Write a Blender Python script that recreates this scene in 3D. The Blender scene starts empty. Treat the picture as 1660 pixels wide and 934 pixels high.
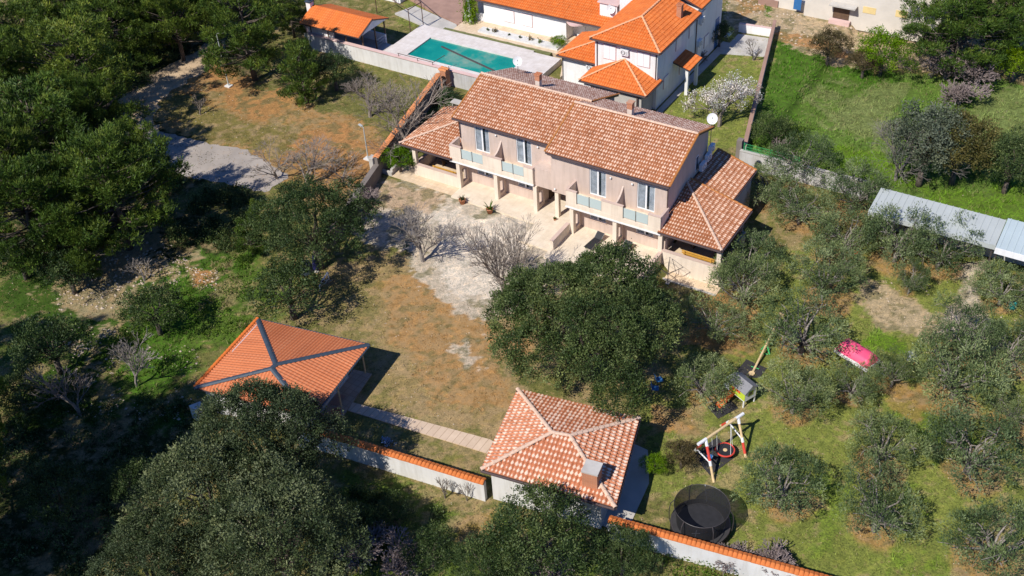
import bpy, math, random
import numpy as np
from math import radians, sin, cos, pi
from mathutils import Vector, Matrix

S = bpy.context.scene
# ------------------------------------------------------------------ camera, sky, sun, exposure
CF = 1787.09; CC = np.array([32.856, -65.808, 54.823])
_y, _p, _r = 0.58814, 0.683720, -0.062924
FW = np.array([-sin(_y)*cos(_p), cos(_y)*cos(_p), -sin(_p)])
_R0 = np.array([cos(_y), sin(_y), 0.0]); _U0 = np.cross(_R0, FW)
RT = cos(_r)*_R0 + sin(_r)*_U0; UP = -sin(_r)*_R0 + cos(_r)*_U0
cam = bpy.data.cameras.new('camera'); camo = bpy.data.objects.new('camera', cam)
S.collection.objects.link(camo); S.camera = camo
cam.sensor_fit = 'HORIZONTAL'; cam.sensor_width = 36; cam.lens = 36*CF/1660
cam.clip_start = 1; cam.clip_end = 2000
camo.matrix_world = Matrix(((RT[0], UP[0], -FW[0], CC[0]), (RT[1], UP[1], -FW[1], CC[1]), (RT[2], UP[2], -FW[2], CC[2]), (0, 0, 0, 1)))
SUN_EL, SUN_AZ = 47.0, 180+12.0        # azimuth clockwise from +Y, where the sun stands
w = bpy.data.worlds.new('World'); S.world = w; w.use_nodes = True
nt = w.node_tree; bg = nt.nodes['Background']; sk = nt.nodes.new('ShaderNodeTexSky')
sk.sky_type = 'NISHITA'; sk.sun_disc = False; sk.sun_elevation = radians(SUN_EL); sk.sun_rotation = radians(SUN_AZ)
sk.air_density = 1.0; sk.dust_density = 0.3; sk.ozone_density = 4.0
mxs = nt.nodes.new('ShaderNodeMix'); mxs.data_type = 'RGBA'; mxs.blend_type = 'MULTIPLY'; mxs.inputs[0].default_value = 1.0; mxs.inputs[7].default_value = (.52, .86, 1.42, 1)
nt.links.new(sk.outputs[0], mxs.inputs[6]); nt.links.new(mxs.outputs[2], bg.inputs[0]); bg.inputs[1].default_value = 0.07
sl = bpy.data.lights.new('sun', 'SUN'); so = bpy.data.objects.new('sun', sl); S.collection.objects.link(so)
sl.energy = 5.0; sl.angle = radians(0.5); sl.color = (1.0, 0.95, 0.87)
sdir = Vector((sin(radians(SUN_AZ))*cos(radians(SUN_EL)), cos(radians(SUN_AZ))*cos(radians(SUN_EL)), sin(radians(SUN_EL))))
so.rotation_euler = sdir.to_track_quat('Z', 'Y').to_euler(); so.location = (0, -40, 80)
S.view_settings.view_transform = 'Standard'; S.view_settings.look = 'None'
S.view_settings.exposure = 0.2; S.view_settings.gamma = 1.0

# ------------------------------------------------------------------ helpers
def sms(t): t = np.clip(t, 0, 1); return t*t*(3-2*t)
def gz(x, y):          # ground height: level yard, lower to the right of the terrace
    return -0.15 - 0.6*sms((np.asarray(x, float)-4.45)/0.8)*sms((np.asarray(y, float)+13)/8.0)
def ray(px, py): return FW + RT*(px-830)/CF - UP*(py-467)/CF
def g(px, py, z=None, h=0.0):
    """ground point seen at a photo pixel (z: on that level instead, h: height above the ground)"""
    d = ray(px, py); zz = -0.15 if z is None else z
    for _ in range(5):
        P = CC + (zz-CC[2])/d[2]*d
        if z is not None: break
        zz = float(gz(P[0], P[1])) + h
    return float(P[0]), float(P[1]), float(P[2])
def pix(P):
    d = np.asarray(P, float)-CC; z = d@FW
    return 830+CF*(d@RT)/z, 467-CF*(d@UP)/z
def mpp(P): return float(((np.asarray(P, float)-CC)@FW)/CF)

COL = S.collection
def link(o, parent=None):
    COL.objects.link(o)
    if parent is not None: o.parent = parent
    return o
def tag(o, label=None, cat=None, group=None, kind=None):
    if label: o['label'] = label
    if cat: o['category'] = cat
    if group: o['group'] = group
    if kind: o['kind'] = kind
    return o
def empty(name, label, cat, loc=(0, 0, 0), rz=0, group=None):
    o = bpy.data.objects.new(name, None); o.empty_display_size = .3; link(o)
    o.location = loc; o.rotation_euler = (0, 0, rz)
    return tag(o, label, cat, group)
def copy_tree(o, parent=None):
    c = o.copy(); COL.objects.link(c); c.parent = parent
    for ch in list(o.children): copy_tree(ch, c)
    return c
def meshobj(name, me, mat, parent=None):
    o = bpy.data.objects.new(name, me)
    if mat is not None: me.materials.append(mat)
    return link(o, parent)

class MB:
    def __init__(s): s.v = []; s.f = []; s.marks = []
    def mark(s):          # what follows is a piece of its own
        s.marks.append((len(s.v), len(s.f))); return s
    def face(s, pts):
        n = len(s.v); s.v += [tuple(map(float, p)) for p in pts]; s.f.append(tuple(range(n, n+len(pts)))); return s
    def box(s, x0, x1, y0, y1, z0, z1):
        if x0 > x1: x0, x1 = x1, x0
        if y0 > y1: y0, y1 = y1, y0
        n = len(s.v)
        s.v += [(x0,y0,z0),(x1,y0,z0),(x1,y1,z0),(x0,y1,z0),(x0,y0,z1),(x1,y0,z1),(x1,y1,z1),(x0,y1,z1)]
        s.f += [(n,n+3,n+2,n+1),(n+4,n+5,n+6,n+7),(n,n+1,n+5,n+4),(n+1,n+2,n+6,n+5),(n+2,n+3,n+7,n+6),(n+3,n,n+4,n+7)]
        return s
    def cbox(s, c, sz, rz=0, tilt=0):
        n = len(s.v); a, b, d = sz[0]/2, sz[1]/2, sz[2]/2
        M = Matrix.Rotation(rz, 3, 'Z') @ Matrix.Rotation(tilt, 3, 'X')
        for q in [(-a,-b,-d),(a,-b,-d),(a,b,-d),(-a,b,-d),(-a,-b,d),(a,-b,d),(a,b,d),(-a,b,d)]:
            p = M @ Vector(q); s.v.append((p.x+c[0], p.y+c[1], p.z+c[2]))
        s.f += [(n,n+3,n+2,n+1),(n+4,n+5,n+6,n+7),(n,n+1,n+5,n+4),(n+1,n+2,n+6,n+5),(n+2,n+3,n+7,n+6),(n+3,n,n+4,n+7)]
        return s
    def extr(s, pts, vec):
        """closed solid: polygon pts (3D) swept by vec"""
        n = len(s.v); k = len(pts); vec = np.array(vec, float)
        A = [np.array(p, float) for p in pts]
        s.v += [tuple(p) for p in A] + [tuple(p+vec) for p in A]
        s.f.append(tuple(range(n+k-1, n-1, -1))); s.f.append(tuple(range(n+k, n+2*k)))
        for i in range(k):
            j = (i+1) % k; s.f.append((n+i, n+j, n+k+j, n+k+i))
        return s
    def tube(s, pts, rad, n=6, caps=True):
        pts = [np.array(p, float) for p in pts]
        if not hasattr(rad, '__len__'): rad = [rad]*len(pts)
        base = len(s.v); prev = None
        for i, p in enumerate(pts):
            t = (pts[min(i+1, len(pts)-1)]-pts[max(i-1, 0)]); t = t/(np.linalg.norm(t)+1e-9)
            if prev is None:
                a = np.array([0, 0, 1.0]) if abs(t[2]) < .9 else np.array([1.0, 0, 0])
                u = np.cross(t, a)
            else: u = prev - t*(prev@t)
            u = u/(np.linalg.norm(u)+1e-9); prev = u; v2 = np.cross(t, u)
            for k in range(n):
                a = 2*pi*k/n; s.v.append(tuple(p+rad[i]*(u*cos(a)+v2*sin(a))))
        for i in range(len(pts)-1):
            for k in range(n):
                a = base+i*n+k; b = base+i*n+(k+1) % n; s.f.append((a, b, b+n, a+n))
        if caps:
            s.f.append(tuple(range(base+n-1, base-1, -1))); e = base+(len(pts)-1)*n; s.f.append(tuple(range(e, e+n)))
        return s
    def lathe(s, prof, c=(0, 0, 0), n=16):
        base = len(s.v)
        for r, z in prof:
            for k in range(n):
                a = 2*pi*k/n; s.v.append((c[0]+r*cos(a), c[1]+r*sin(a), c[2]+z))
        for i in range(len(prof)-1):
            for k in range(n):
                a = base+i*n+k; b = base+i*n+(k+1) % n; s.f.append((a, b, b+n, a+n))
        return s
    def ring(s, c, R, r, n=24, m=6, axis='z', sx=1):
        base = len(s.v)
        for i in range(n):
            a = 2*pi*i/n
            for k in range(m):
                b = 2*pi*k/m; q = (R+r*cos(b))
                p = (q*cos(a)*sx, q*sin(a), r*sin(b))
                if axis == 'x': p = (p[2], p[0], p[1])
                if axis == 'y': p = (p[0], p[2], p[1])
                s.v.append((c[0]+p[0], c[1]+p[1], c[2]+p[2]))
        for i in range(n):
            for k in range(m):
                a = base+i*m+k; b = base+i*m+(k+1) % m; a2 = base+((i+1) % n)*m+k; b2 = base+((i+1) % n)*m+(k+1) % m
                s.f.append((a, a2, b2, b))
        return s
    def build(s, name, mat, parent=None, smooth=False):
        if len(s.marks) > 1:
            first = None; mk = s.marks+[(len(s.v), len(s.f))]
            if mk[0] != (0, 0): mk = [(0, 0)]+mk
            for (v0, f0), (v1, f1) in zip(mk[:-1], mk[1:]):
                if f1 == f0: continue
                q = MB(); q.v = s.v[v0:v1]; q.f = [tuple(i-v0 for i in f) for f in s.f[f0:f1]]
                o = q.build(name, mat, parent, smooth); first = first or o
            return first
        me = bpy.data.meshes.new(name); me.from_pydata(s.v, [], s.f); me.update()
        if smooth:
            me.polygons.foreach_set('use_smooth', [True]*len(me.polygons))
        return meshobj(name, me, mat, parent)

# ------------------------------------------------------------------ materials
def newmat(name):
    m = bpy.data.materials.new(name); m.use_nodes = True
    return m, m.node_tree, m.node_tree.nodes['Principled BSDF']
def N(nt, t, **kw):
    n = nt.nodes.new(t)
    for k, v in kw.items(): setattr(n, k, v)
    return n
def noise(nt, scale, detail=4, rough=.55, coord='Object', vec=None):
    n = N(nt, 'ShaderNodeTexNoise'); n.inputs['Scale'].default_value = scale; n.inputs['Detail'].default_value = detail
    n.inputs['Roughness'].default_value = rough
    if vec is None:
        tc = N(nt, 'ShaderNodeTexCoord'); vec = tc.outputs[coord]
    nt.links.new(vec, n.inputs['Vector']); return n
def ramp(nt, fac, stops):
    r = N(nt, 'ShaderNodeValToRGB'); el = r.color_ramp.elements
    while len(el) < len(stops): el.new(.5)
    for e, (p, c) in zip(el, stops): e.position = p; e.color = (*c, 1)
    nt.links.new(fac, r.inputs[0]); return r
def mixc(nt, fac, a, b, bt='MIX'):
    m = N(nt, 'ShaderNodeMix', data_type='RGBA', blend_type=bt)
    for s, v in ((m.inputs[0], fac), (m.inputs[6], a), (m.inputs[7], b)):
        if isinstance(v, (int, float)): s.default_value = v
        elif isinstance(v, tuple): s.default_value = (*v, 1)
        else: nt.links.new(v, s)
    return m.outputs[2]
def bump(nt, bs, h, strength=.3, dist=.02):
    b = N(nt, 'ShaderNodeBump'); b.inputs['Strength'].default_value = strength; b.inputs['Distance'].default_value = dist
    nt.links.new(h, b.inputs['Height']); nt.links.new(b.outputs[0], bs.inputs['Normal'])
def plain(name, col, rough=.8, var=.18, scale=1.5, metal=0.0, stain=None, bmp=.25, fine=25, streak=0):
    """painted / mineral surface with large blotches, a finer grain and some dirt"""
    m, nt, bs = newmat(name)
    n1 = noise(nt, scale, 5, .6); n2 = noise(nt, fine, 3, .6)
    lo = tuple(c*(1-var) for c in col); hi = tuple(min(c*(1+var*.6), .95) for c in col)
    c1 = ramp(nt, n1.outputs[0], [(.3, lo), (.7, hi)]).outputs[0]
    c2 = mixc(nt, .5, c1, ramp(nt, n2.outputs[0], [(.3, tuple(c*(1-var*.8) for c in (1, 1, 1))), (.7, (1, 1, 1))]).outputs[0], 'MULTIPLY')
    if stain:
        n3 = noise(nt, scale*.7, 6, .7); f = ramp(nt, n3.outputs[0], [(.55, (0, 0, 0)), (.75, (.6, .6, .6))])
        c2 = mixc(nt, f.outputs[0], c2, stain)
    if streak:           # rain marks run down the wall
        tc = N(nt, 'ShaderNodeTexCoord'); mp = N(nt, 'ShaderNodeMapping'); mp.inputs['Scale'].default_value = (1.6, 1.6, .18); nt.links.new(tc.outputs['Object'], mp.inputs[0])
        n4 = noise(nt, 1.8, 5, .65, vec=mp.outputs[0]); c2 = mixc(nt, streak, c2, ramp(nt, n4.outputs[0], [(.36, (.66, .63, .58)), (.56, (1, 1, 1))]).outputs[0], 'MULTIPLY')
    nt.links.new(c2, bs.inputs['Base Color']); bs.inputs['Roughness'].default_value = rough; bs.inputs['Metallic'].default_value = metal
    if bmp: bump(nt, bs, n2.outputs[0], bmp)
    return m
def brickmat(name, c1, c2, mortar, sc=1.0, bw=.5, rh=.25, ms=.02, rough=.85, off=.5, stain=None, wall=False):
    m, nt, bs = newmat(name)
    tc = N(nt, 'ShaderNodeTexCoord'); b = N(nt, 'ShaderNodeTexBrick'); b.offset = off
    for k, v in (('Scale', sc), ('Brick Width', bw), ('Row Height', rh), ('Mortar Size', ms), ('Mortar Smooth', .3), ('Bias', 0)): b.inputs[k].default_value = v
    b.inputs['Color1'].default_value = (*c1, 1); b.inputs['Color2'].default_value = (*c2, 1); b.inputs['Mortar'].default_value = (*mortar, 1)
    if wall:
        sx = N(nt, 'ShaderNodeSeparateXYZ'); nt.links.new(tc.outputs['Object'], sx.inputs[0]); ad = N(nt, 'ShaderNodeMath', operation='ADD'); nt.links.new(sx.outputs[0], ad.inputs[0]); nt.links.new(sx.outputs[1], ad.inputs[1])
        cb = N(nt, 'ShaderNodeCombineXYZ'); nt.links.new(ad.outputs[0], cb.inputs[0]); nt.links.new(sx.outputs[2], cb.inputs[1]); nt.links.new(cb.outputs[0], b.inputs['Vector'])
    else: nt.links.new(tc.outputs['Object'], b.inputs['Vector'])
    n = noise(nt, 1.2, 6, .65)
    c = mixc(nt, .6, b.outputs[0], ramp(nt, n.outputs[0], [(.3, (.72, .68, .62)), (.65, (1, 1, 1))]).outputs[0], 'MULTIPLY')
    nt.links.new(c, bs.inputs['Base Color']); bs.inputs['Roughness'].default_value = rough
    return m
def tilemat(name, base, base2, pale, palef, edge=.0):
    """roof tile: colour per tile from the attribute, with the pale slip patch every aged tile carries"""
    m, nt, bs = newmat(name)
    at = N(nt, 'ShaderNodeAttribute', attribute_name='tv'); sep = N(nt, 'ShaderNodeSeparateColor'); nt.links.new(at.outputs['Color'], sep.inputs[0])
    uv = N(nt, 'ShaderNodeUVMap'); sx = N(nt, 'ShaderNodeSeparateXYZ'); nt.links.new(uv.outputs[0], sx.inputs[0])
    c = mixc(nt, sep.outputs[0], base, base2)
    n1 = noise(nt, 9, 5, .65); n0 = noise(nt, .35, 4, .6)
    # patch: bump in u and v
    def mt(op, a, b=None):
        q = N(nt, 'ShaderNodeMath', operation=op)
        for i, v in enumerate((a, b)):
            if v is None: continue
            if isinstance(v, (int, float)): q.inputs[i].default_value = v
            else: nt.links.new(v, q.inputs[i])
        return q.outputs[0]
    du = mt('ABSOLUTE', mt('SUBTRACT', sx.outputs[0], mt('ADD', .38, mt('MULTIPLY', sep.outputs[1], .2))))
    dv = mt('ABSOLUTE', mt('SUBTRACT', sx.outputs[1], .36))
    d = mt('ADD', mt('MULTIPLY', du, 1.0), mt('MULTIPLY', dv, .95))
    d = mt('SUBTRACT', mt('ADD', .50, mt('MULTIPLY', sep.outputs[2], .28)), mt('ADD', d, mt('MULTIPLY', n1.outputs[0], .45)))
    f = mt('MULTIPLY', mt('MINIMUM', mt('MAXIMUM', mt('MULTIPLY', d, 5.0), 0.0), 1.0), palef)
    c = mixc(nt, f, c, pale)
    c = mixc(nt, .55, c, ramp(nt, n1.outputs[0], [(.3, (.7, .66, .62)), (.62, (1, 1, 1))]).outputs[0], 'MULTIPLY')
    c = mixc(nt, .5, c, ramp(nt, n0.outputs[0], [(.35, (.78, .74, .72)), (.6, (1, 1, 1))]).outputs[0], 'MULTIPLY')
    nt.links.new(c, bs.inputs['Base Color']); bs.inputs['Roughness'].default_value = .75
    bump(nt, bs, n1.outputs[0], .25, .01)
    return m
def leafmat(name, dark, mid, light, trans=.25, rough=.55):
    m, nt, bs = newmat(name)
    at = N(nt, 'ShaderNodeAttribute', attribute_name='lv')
    r = ramp(nt, at.outputs['Fac'], [(.05, dark), (.5, mid), (.95, light)])
    oi = N(nt, 'ShaderNodeObjectInfo')
    hs = N(nt, 'ShaderNodeHueSaturation'); nt.links.new(r.outputs[0], hs.inputs['Color'])
    mr = N(nt, 'ShaderNodeMapRange'); nt.links.new(oi.outputs['Random'], mr.inputs[0]); mr.inputs[3].default_value = .8; mr.inputs[4].default_value = 1.25
    nt.links.new(mr.outputs[0], hs.inputs['Value']); hs.inputs['Saturation'].default_value = 1.14
    mh = N(nt, 'ShaderNodeMapRange'); nt.links.new(oi.outputs['Random'], mh.inputs[0]); mh.inputs[3].default_value = .515; mh.inputs[4].default_value = .485; nt.links.new(mh.outputs[0], hs.inputs['Hue'])
    nb_ = noise(nt, .55, 3, .6); vb = ramp(nt, nb_.outputs[0], [(.32, (.62, .66, .6)), (.5, (1, 1, 1)), (.68, (1.5, 1.4, 1.25))]); cc = mixc(nt, 1.0, r.outputs[0], vb.outputs[0], 'MULTIPLY'); nt.links.new(cc, hs.inputs['Color'])
    nt.links.new(hs.outputs[0], bs.inputs['Base Color']); bs.inputs['Roughness'].default_value = rough
    bs.inputs['Specular IOR Level'].default_value = .25
    tr = N(nt, 'ShaderNodeBsdfTranslucent'); nt.links.new(hs.outputs[0], tr.inputs[0])
    mx = N(nt, 'ShaderNodeMixShader'); mx.inputs[0].default_value = trans
    out = nt.nodes['Material Output']
    nt.links.new(bs.outputs[0], mx.inputs[1]); nt.links.new(tr.outputs[0], mx.inputs[2]); nt.links.new(mx.outputs[0], out.inputs[0])
    return m
def glassy(name, col, rough=.08, alpha=1.0):
    m, nt, bs = newmat(name); bs.inputs['Base Color'].default_value = (*col, 1); bs.inputs['Roughness'].default_value = rough
    bs.inputs['Alpha'].default_value = alpha; bs.inputs['Specular IOR Level'].default_value = .6
    return m
def barkmat(name, a, b):
    m, nt, bs = newmat(name); n = noise(nt, 7, 6, .7); r = ramp(nt, n.outputs[0], [(.35, a), (.65, b)])
    nt.links.new(r.outputs[0], bs.inputs['Base Color']); bs.inputs['Roughness'].default_value = .9; bump(nt, bs, n.outputs[0], .5, .03)
    return m
M = {}
M['pink'] = plain('pink plaster', (.575, .455, .385), .9, .09, .6, streak=.35)
M['cream'] = plain('cream plaster', (.74, .63, .51), .9, .09, .6, streak=.3)
M['cap'] = plain('parapet cap', (.56, .42, .35), .85, .1, 1.5)
M['terrace'] = brickmat('terrace tiles', (.68, .58, .45), (.72, .62, .49), (.5, .42, .33), 1, .45, .45, .006, off=0)
M['porchpave'] = brickmat('ochre paving', (.62, .48, .33), (.68, .54, .38), (.5, .38, .26), 1, .4, .4, .012, off=0)
M['white'] = plain('white paint', (.78, .77, .76), .85, .07, .5, stain=(.6, .58, .55), streak=.25)
M['whitewall'] = plain('weathered white render', (.66, .645, .62), .9, .12, .35, stain=(.42, .39, .34), streak=.35)
M['greywall'] = plain('bare cement render', (.52, .51, .5), .9, .16, .5, stain=(.38, .34, .28), streak=.5)
M['pinkcap'] = plain('pale pink coping', (.66, .46, .42), .85, .1, 1)
M['gutter'] = plain('dark brown gutter', (.075, .05, .05), .45, .15, 3)
M['frame'] = plain('white window frame', (.8, .8, .8), .4, .03, 3, bmp=0)
M['glass'] = glassy('window glass', (.05, .08, .1), .05, .18)
M['darkglass'] = glassy('dark window glass', (.03, .04, .05), .08)
M['curtain'] = plain('sheer curtain', (.62, .68, .74), .9, .4, 2.2)
M['frost'] = glassy('frosted balcony glass', (.44, .52, .51), .25)
M['steel'] = plain('brushed steel', (.3, .3, .3), .35, .1, 5, metal=.8)
M['darksteel'] = plain('dark painted steel', (.06, .05, .05), .5, .2, 5)
M['brownsteel'] = plain('rust brown steel', (.1, .05, .035), .6, .3, 5)
M['interior'] = plain('room interior', (.35, .3, .26), .9, .1, 2)
M['brick'] = brickmat('red chimney brick', (.5, .16, .06), (.42, .13, .05), (.5, .35, .25), 1, .25, .08, .012, wall=True)
M['brickwhite'] = plain('pale chimney render', (.6, .5, .42), .9, .12, 3)
M['tile_old'] = tilemat('aged clay tiles', (.33, .115, .042), (.43, .165, .07), (.80, .57, .42), .9)
M['tile_rear_lightened'] = tilemat('clay tiles lightened against rear slope shade', (.33, .15, .09), (.42, .21, .14), (.80, .62, .50), .95)  # paler, greyer copy of the aged tiles; its colour lifts the rear slopes' shade
M['tile_light'] = tilemat('pale clay tiles', (.46, .16, .07), (.56, .21, .10), (.82, .62, .48), .95)
M['tile_orange'] = tilemat('new orange tiles', (.68, .165, .022), (.60, .135, .018), (.82, .38, .14), .25)
M['tile_ribbed'] = tilemat('ribbed orange tiles', (.56, .17, .06), (.50, .145, .05), (.72, .33, .17), .3)
M['mortar'] = plain('ridge mortar', (.66, .46, .34), .9, .25, 6)
M['verge'] = plain('orange brown verge tiles', (.42, .16, .04), .8, .2, 4)
M['mortar_o'] = plain('orange ridge', (.78, .38, .2), .9, .15, 4)
M['slate'] = plain('blue grey flashing', (.045, .065, .09), .5, .2, 3)
M['wood'] = plain('varnished pine', (.62, .33, .06), .5, .2, 4)
M['log'] = plain('pale round timber', (.68, .5, .27), .7, .2, 4)
M['darkwood'] = plain('dark porch wood', (.12, .07, .04), .7, .3, 3)
M['rubber'] = plain('black rubber mat', (.035, .033, .035), .9, .25, 3)
M['black'] = plain('black cloth', (.02, .02, .024), .7, .3, 3)
M['terracotta'] = plain('terracotta', (.5, .2, .1), .85, .2, 5)
M['red'] = plain('red plastic', (.6, .06, .04), .4, .08, 3)
M['orangeplastic'] = plain('orange plastic', (.75, .13, .03), .4, .08, 3)
M['lime'] = plain('lime paint', (.5, .62, .05), .6, .08, 3)
M['green'] = plain('green plastic', (.05, .42, .13), .5, .1, 3)
M['blue'] = plain('blue plastic', (.03, .14, .35), .5, .1, 3)
M['navy'] = plain('navy cloth', (.012, .012, .09), .7, .2, 3)
M['whiteplastic'] = plain('white plastic', (.75, .75, .75), .4, .05, 3)
M['shingle'] = plain('grey felt', (.22, .22, .23), .9, .15, 5)
M['magenta'] = plain('pink tarpaulin', (.85, .09, .2), .55, .12, 2.5)
M['concrete'] = plain('concrete', (.48, .45, .41), .9, .18, .8, stain=(.36, .3, .25))
M['deck'] = brickmat('pool deck paving', (.64, .59, .56), (.68, .63, .6), (.55, .5, .47), 1, .5, .5, .012, off=0)
M['patio'] = brickmat('patio slabs', (.42, .32, .24), (.47, .36, .27), (.3, .22, .16), 1, .5, .5, .02, off=0)
M['pathslab'] = brickmat('path slabs', (.55, .42, .31), (.62, .48, .36), (.38, .27, .19), 1, .5, 3, .025, off=0, )
M['courtbrown'] = plain('brown paving', (.36, .22, .17), .9, .2, .8)
M['asphalt'] = plain('pale asphalt', (.36, .315, .275), .9, .2, .5, stain=(.42, .33, .25), fine=60)
M['dirt'] = plain('trodden dirt track', (.52, .38, .24), .95, .25, .5, stain=(.36, .27, .18), fine=40)
M['grey_metal'] = plain('grey sheet roofing', (.48, .51, .49), .45, .06, .7, metal=.15)
M['white_metal'] = plain('pale sheet roofing', (.50, .58, .59), .4, .05, .7, metal=.15)
M['netting'] = None

def water_mat():
    m, nt, bs = newmat('pool water')
    n = noise(nt, .22, 5, .6); n2 = noise(nt, 14, 3, .6)
    r = ramp(nt, n.outputs[0], [(.36, (.0, .20, .17)), (.52, (.01, .26, .21)), (.68, (.26, .34, .26))])
    nt.links.new(r.outputs[0], bs.inputs['Base Color']); bs.inputs['Roughness'].default_value = .25
    bump(nt, bs, n2.outputs[0], .15, .01); return m
M['water'] = water_mat()
def net_mat():
    m, nt, bs = newmat('black safety netting'); bs.inputs['Base Color'].default_value = (.012, .012, .014, 1); bs.inputs['Roughness'].default_value = .8
    bs.inputs['Alpha'].default_value = .84; return m
M['netting'] = net_mat()

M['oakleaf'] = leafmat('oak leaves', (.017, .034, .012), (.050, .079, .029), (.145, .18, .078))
M['oakleaf2'] = leafmat('grey oak leaves', (.020, .034, .015), (.056, .078, .037), (.155, .18, .10))
M['oliveleaf'] = leafmat('olive leaves', (.052, .08, .034), (.12, .16, .07), (.265, .305, .165), .2)
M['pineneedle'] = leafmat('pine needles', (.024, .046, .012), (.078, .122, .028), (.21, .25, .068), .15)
M['greenleaf'] = leafmat('fresh green leaves', (.05, .1, .01), (.11, .2, .02), (.2, .3, .04))
M['brownleaf'] = leafmat('bronze leaves', (.05, .04, .02), (.11, .085, .045), (.17, .14, .08))
M['greyoakleaf'] = leafmat('blue grey oak leaves', (.04, .055, .035), (.085, .105, .07), (.15, .17, .125))
M['bronzegreen'] = leafmat('bronze green leaves', (.045, .045, .015), (.095, .09, .032), (.16, .14, .06))
M['weedleaf'] = leafmat('weeds', (.04, .075, .014), (.085, .14, .024), (.16, .21, .06))
M['blossom'] = leafmat('white blossom', (.4, .38, .3), (.62, .6, .58), (.8, .78, .76))
M['bark'] = barkmat('bark', (.05, .038, .03), (.15, .12, .095))
M['greybark'] = barkmat('grey bark', (.13, .11, .095), (.3, .265, .235))
M['twig'] = barkmat('grey twigs', (.13, .105, .085), (.29, .24, .20))
M['twigpurple'] = barkmat('mauve twigs', (.14, .105, .10), (.27, .215, .20))

# ------------------------------------------------------------------ value noise (numpy)
def vnoise(x, y, scale, seed=0, octs=4):
    r = np.random.default_rng(seed); out = np.zeros_like(x); amp = 1; tot = 0; f = 1.0/scale
    for o in range(octs):
        G = r.random((128, 128)); X = x*f+o*17.3+500; Y = y*f+o*9.1+500
        xi = np.floor(X).astype(int); yi = np.floor(Y).astype(int); fx = X-xi; fy = Y-yi
        fx = fx*fx*(3-2*fx); fy = fy*fy*(3-2*fy)
        a = G[xi % 128, yi % 128]; b = G[(xi+1) % 128, yi % 128]; c = G[xi % 128, (yi+1) % 128]; d = G[(xi+1) % 128, (yi+1) % 128]
        out += amp*((a*(1-fx)+b*fx)*(1-fy)+(c*(1-fx)+d*fx)*fy); tot += amp; amp *= .5; f *= 2
    return out/tot

# ------------------------------------------------------------------ where the trees stand: (kind, photo pixel of the crown, centre height, radius in photo pixels)
OLIVES = [  # px, py, rpx, squash, label
 (1243,300,42,'olive tree at the corner of the tiled annex roof, beside the grey wall'),
 (1300,262,50,'olive tree against the grey wall, nearest the bushes of the meadow corner'),
 (1300,335,50,'olive tree between the annex and the orange scraps, second row behind the house'),
 (1385,318,52,'olive tree overhanging the left end of the grey metal shed roof'),
 (1370,385,55,'olive tree under which small orange scraps lie'),
 (1215,425,48,'olive tree hugging the right porch column of the pink house'),
 (1207,470,50,'broad olive tree in front of the right porch wall, beside the rotary dryer'),
 (1338,455,56,'olive tree with a bare white forked branch, left of the sandy clearing'),
 (1455,395,58,'olive tree between the sandy clearing and the grey shed roof'),
 (1528,408,50,'olive tree touching the low edge of the grey shed roof, left of the pale track'),
 (1478,447,26,'small olive tree over the upper edge of the sandy clearing'),
 (1628,465,50,'olive tree shading the teal barrel, right of the pale track'),
 (1140,615,52,'olive tree with orange plastic slide poking from its right side'),
 (1160,520,52,'thin olive tree with twisted pale limbs between the big oak and the seesaw'),
 (1303,545,66,'dense olive tree right of the seesaw beam'),
 (1290,640,62,'olive tree right of the lime green playhouse'),
 (1385,616,44,'olive tree in front of the pink covered trailer'),
 (1450,598,30,'low olive tree between the pink trailer and the little hutch'),
 (1556,545,54,'olive tree at the end of the gravel track, right of the sandy clearing'),
 (1550,615,66,'large olive tree below the gravel track with bare soil at its foot'),
 (1640,560,56,'olive tree at the right edge, below the teal barrel'),
 (1430,722,62,'olive tree with an open middle showing pale limbs, middle row'),
 (1425,832,66,'olive tree with a thick grey forked trunk in plain view, middle row near the wall'),
 (1268,790,74,'olive tree beside the black trampoline'),
 (1575,735,80,'wide olive tree with pale curved limbs at the right edge of the orchard'),
 (1612,880,68,'olive tree in the lower right corner of the photo'),
 (1650,660,40,'half cut olive tree at the right edge, above the widest one'),
]
OLW = []
for (px, py, rp, lab) in OLIVES:
    x, y, z = g(px, py, h=1.75); R = 1.15*rp*mpp((x, y, z)); OLW.append((x, y, float(gz(x, y)), R, lab))
ORCHARD = [(x, y, R*.62) for (x, y, z, R, l) in OLW if R > 1.2]
#@@GROUND
# ------------------------------------------------------------------ ground: one sheet to the horizon, its soils and grasses laid out in plan
def wpoly(pts): return np.array([g(a, b, -0.15)[:2] for a, b in pts])
def sdf(px, py, P):
    """signed distance (inside positive) of points to polygon"""
    d = np.full(px.shape, 1e9); ins = np.zeros(px.shape, bool); n = len(P)
    for i in range(n):
        a = P[i]; b = P[(i+1) % n]; e = b-a; wx = px-a[0]; wy = py-a[1]
        t = np.clip((wx*e[0]+wy*e[1])/(e@e+1e-9), 0, 1)
        d = np.minimum(d, np.hypot(wx-e[0]*t, wy-e[1]*t))
        c = ((a[1] > py) != (b[1] > py)) & (px < (b[0]-a[0])*(py-a[1])/(b[1]-a[1]+1e-12)+a[0]); ins ^= c
    return np.where(ins, d, -d)
SOILS = dict(olive=(.15, .15, .045), dry=(.325, .238, .105), soil=(.415, .225, .088), redsoil=(.41, .21, .082), gravel=(.56, .47, .37), lush=(.065, .155, .012),
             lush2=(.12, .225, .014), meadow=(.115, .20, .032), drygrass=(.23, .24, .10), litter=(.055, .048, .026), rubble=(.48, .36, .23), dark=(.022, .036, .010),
             whiter=(.64, .56, .47), lawn=(.16, .165, .045), orchard=(.20, .23, .05))
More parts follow.
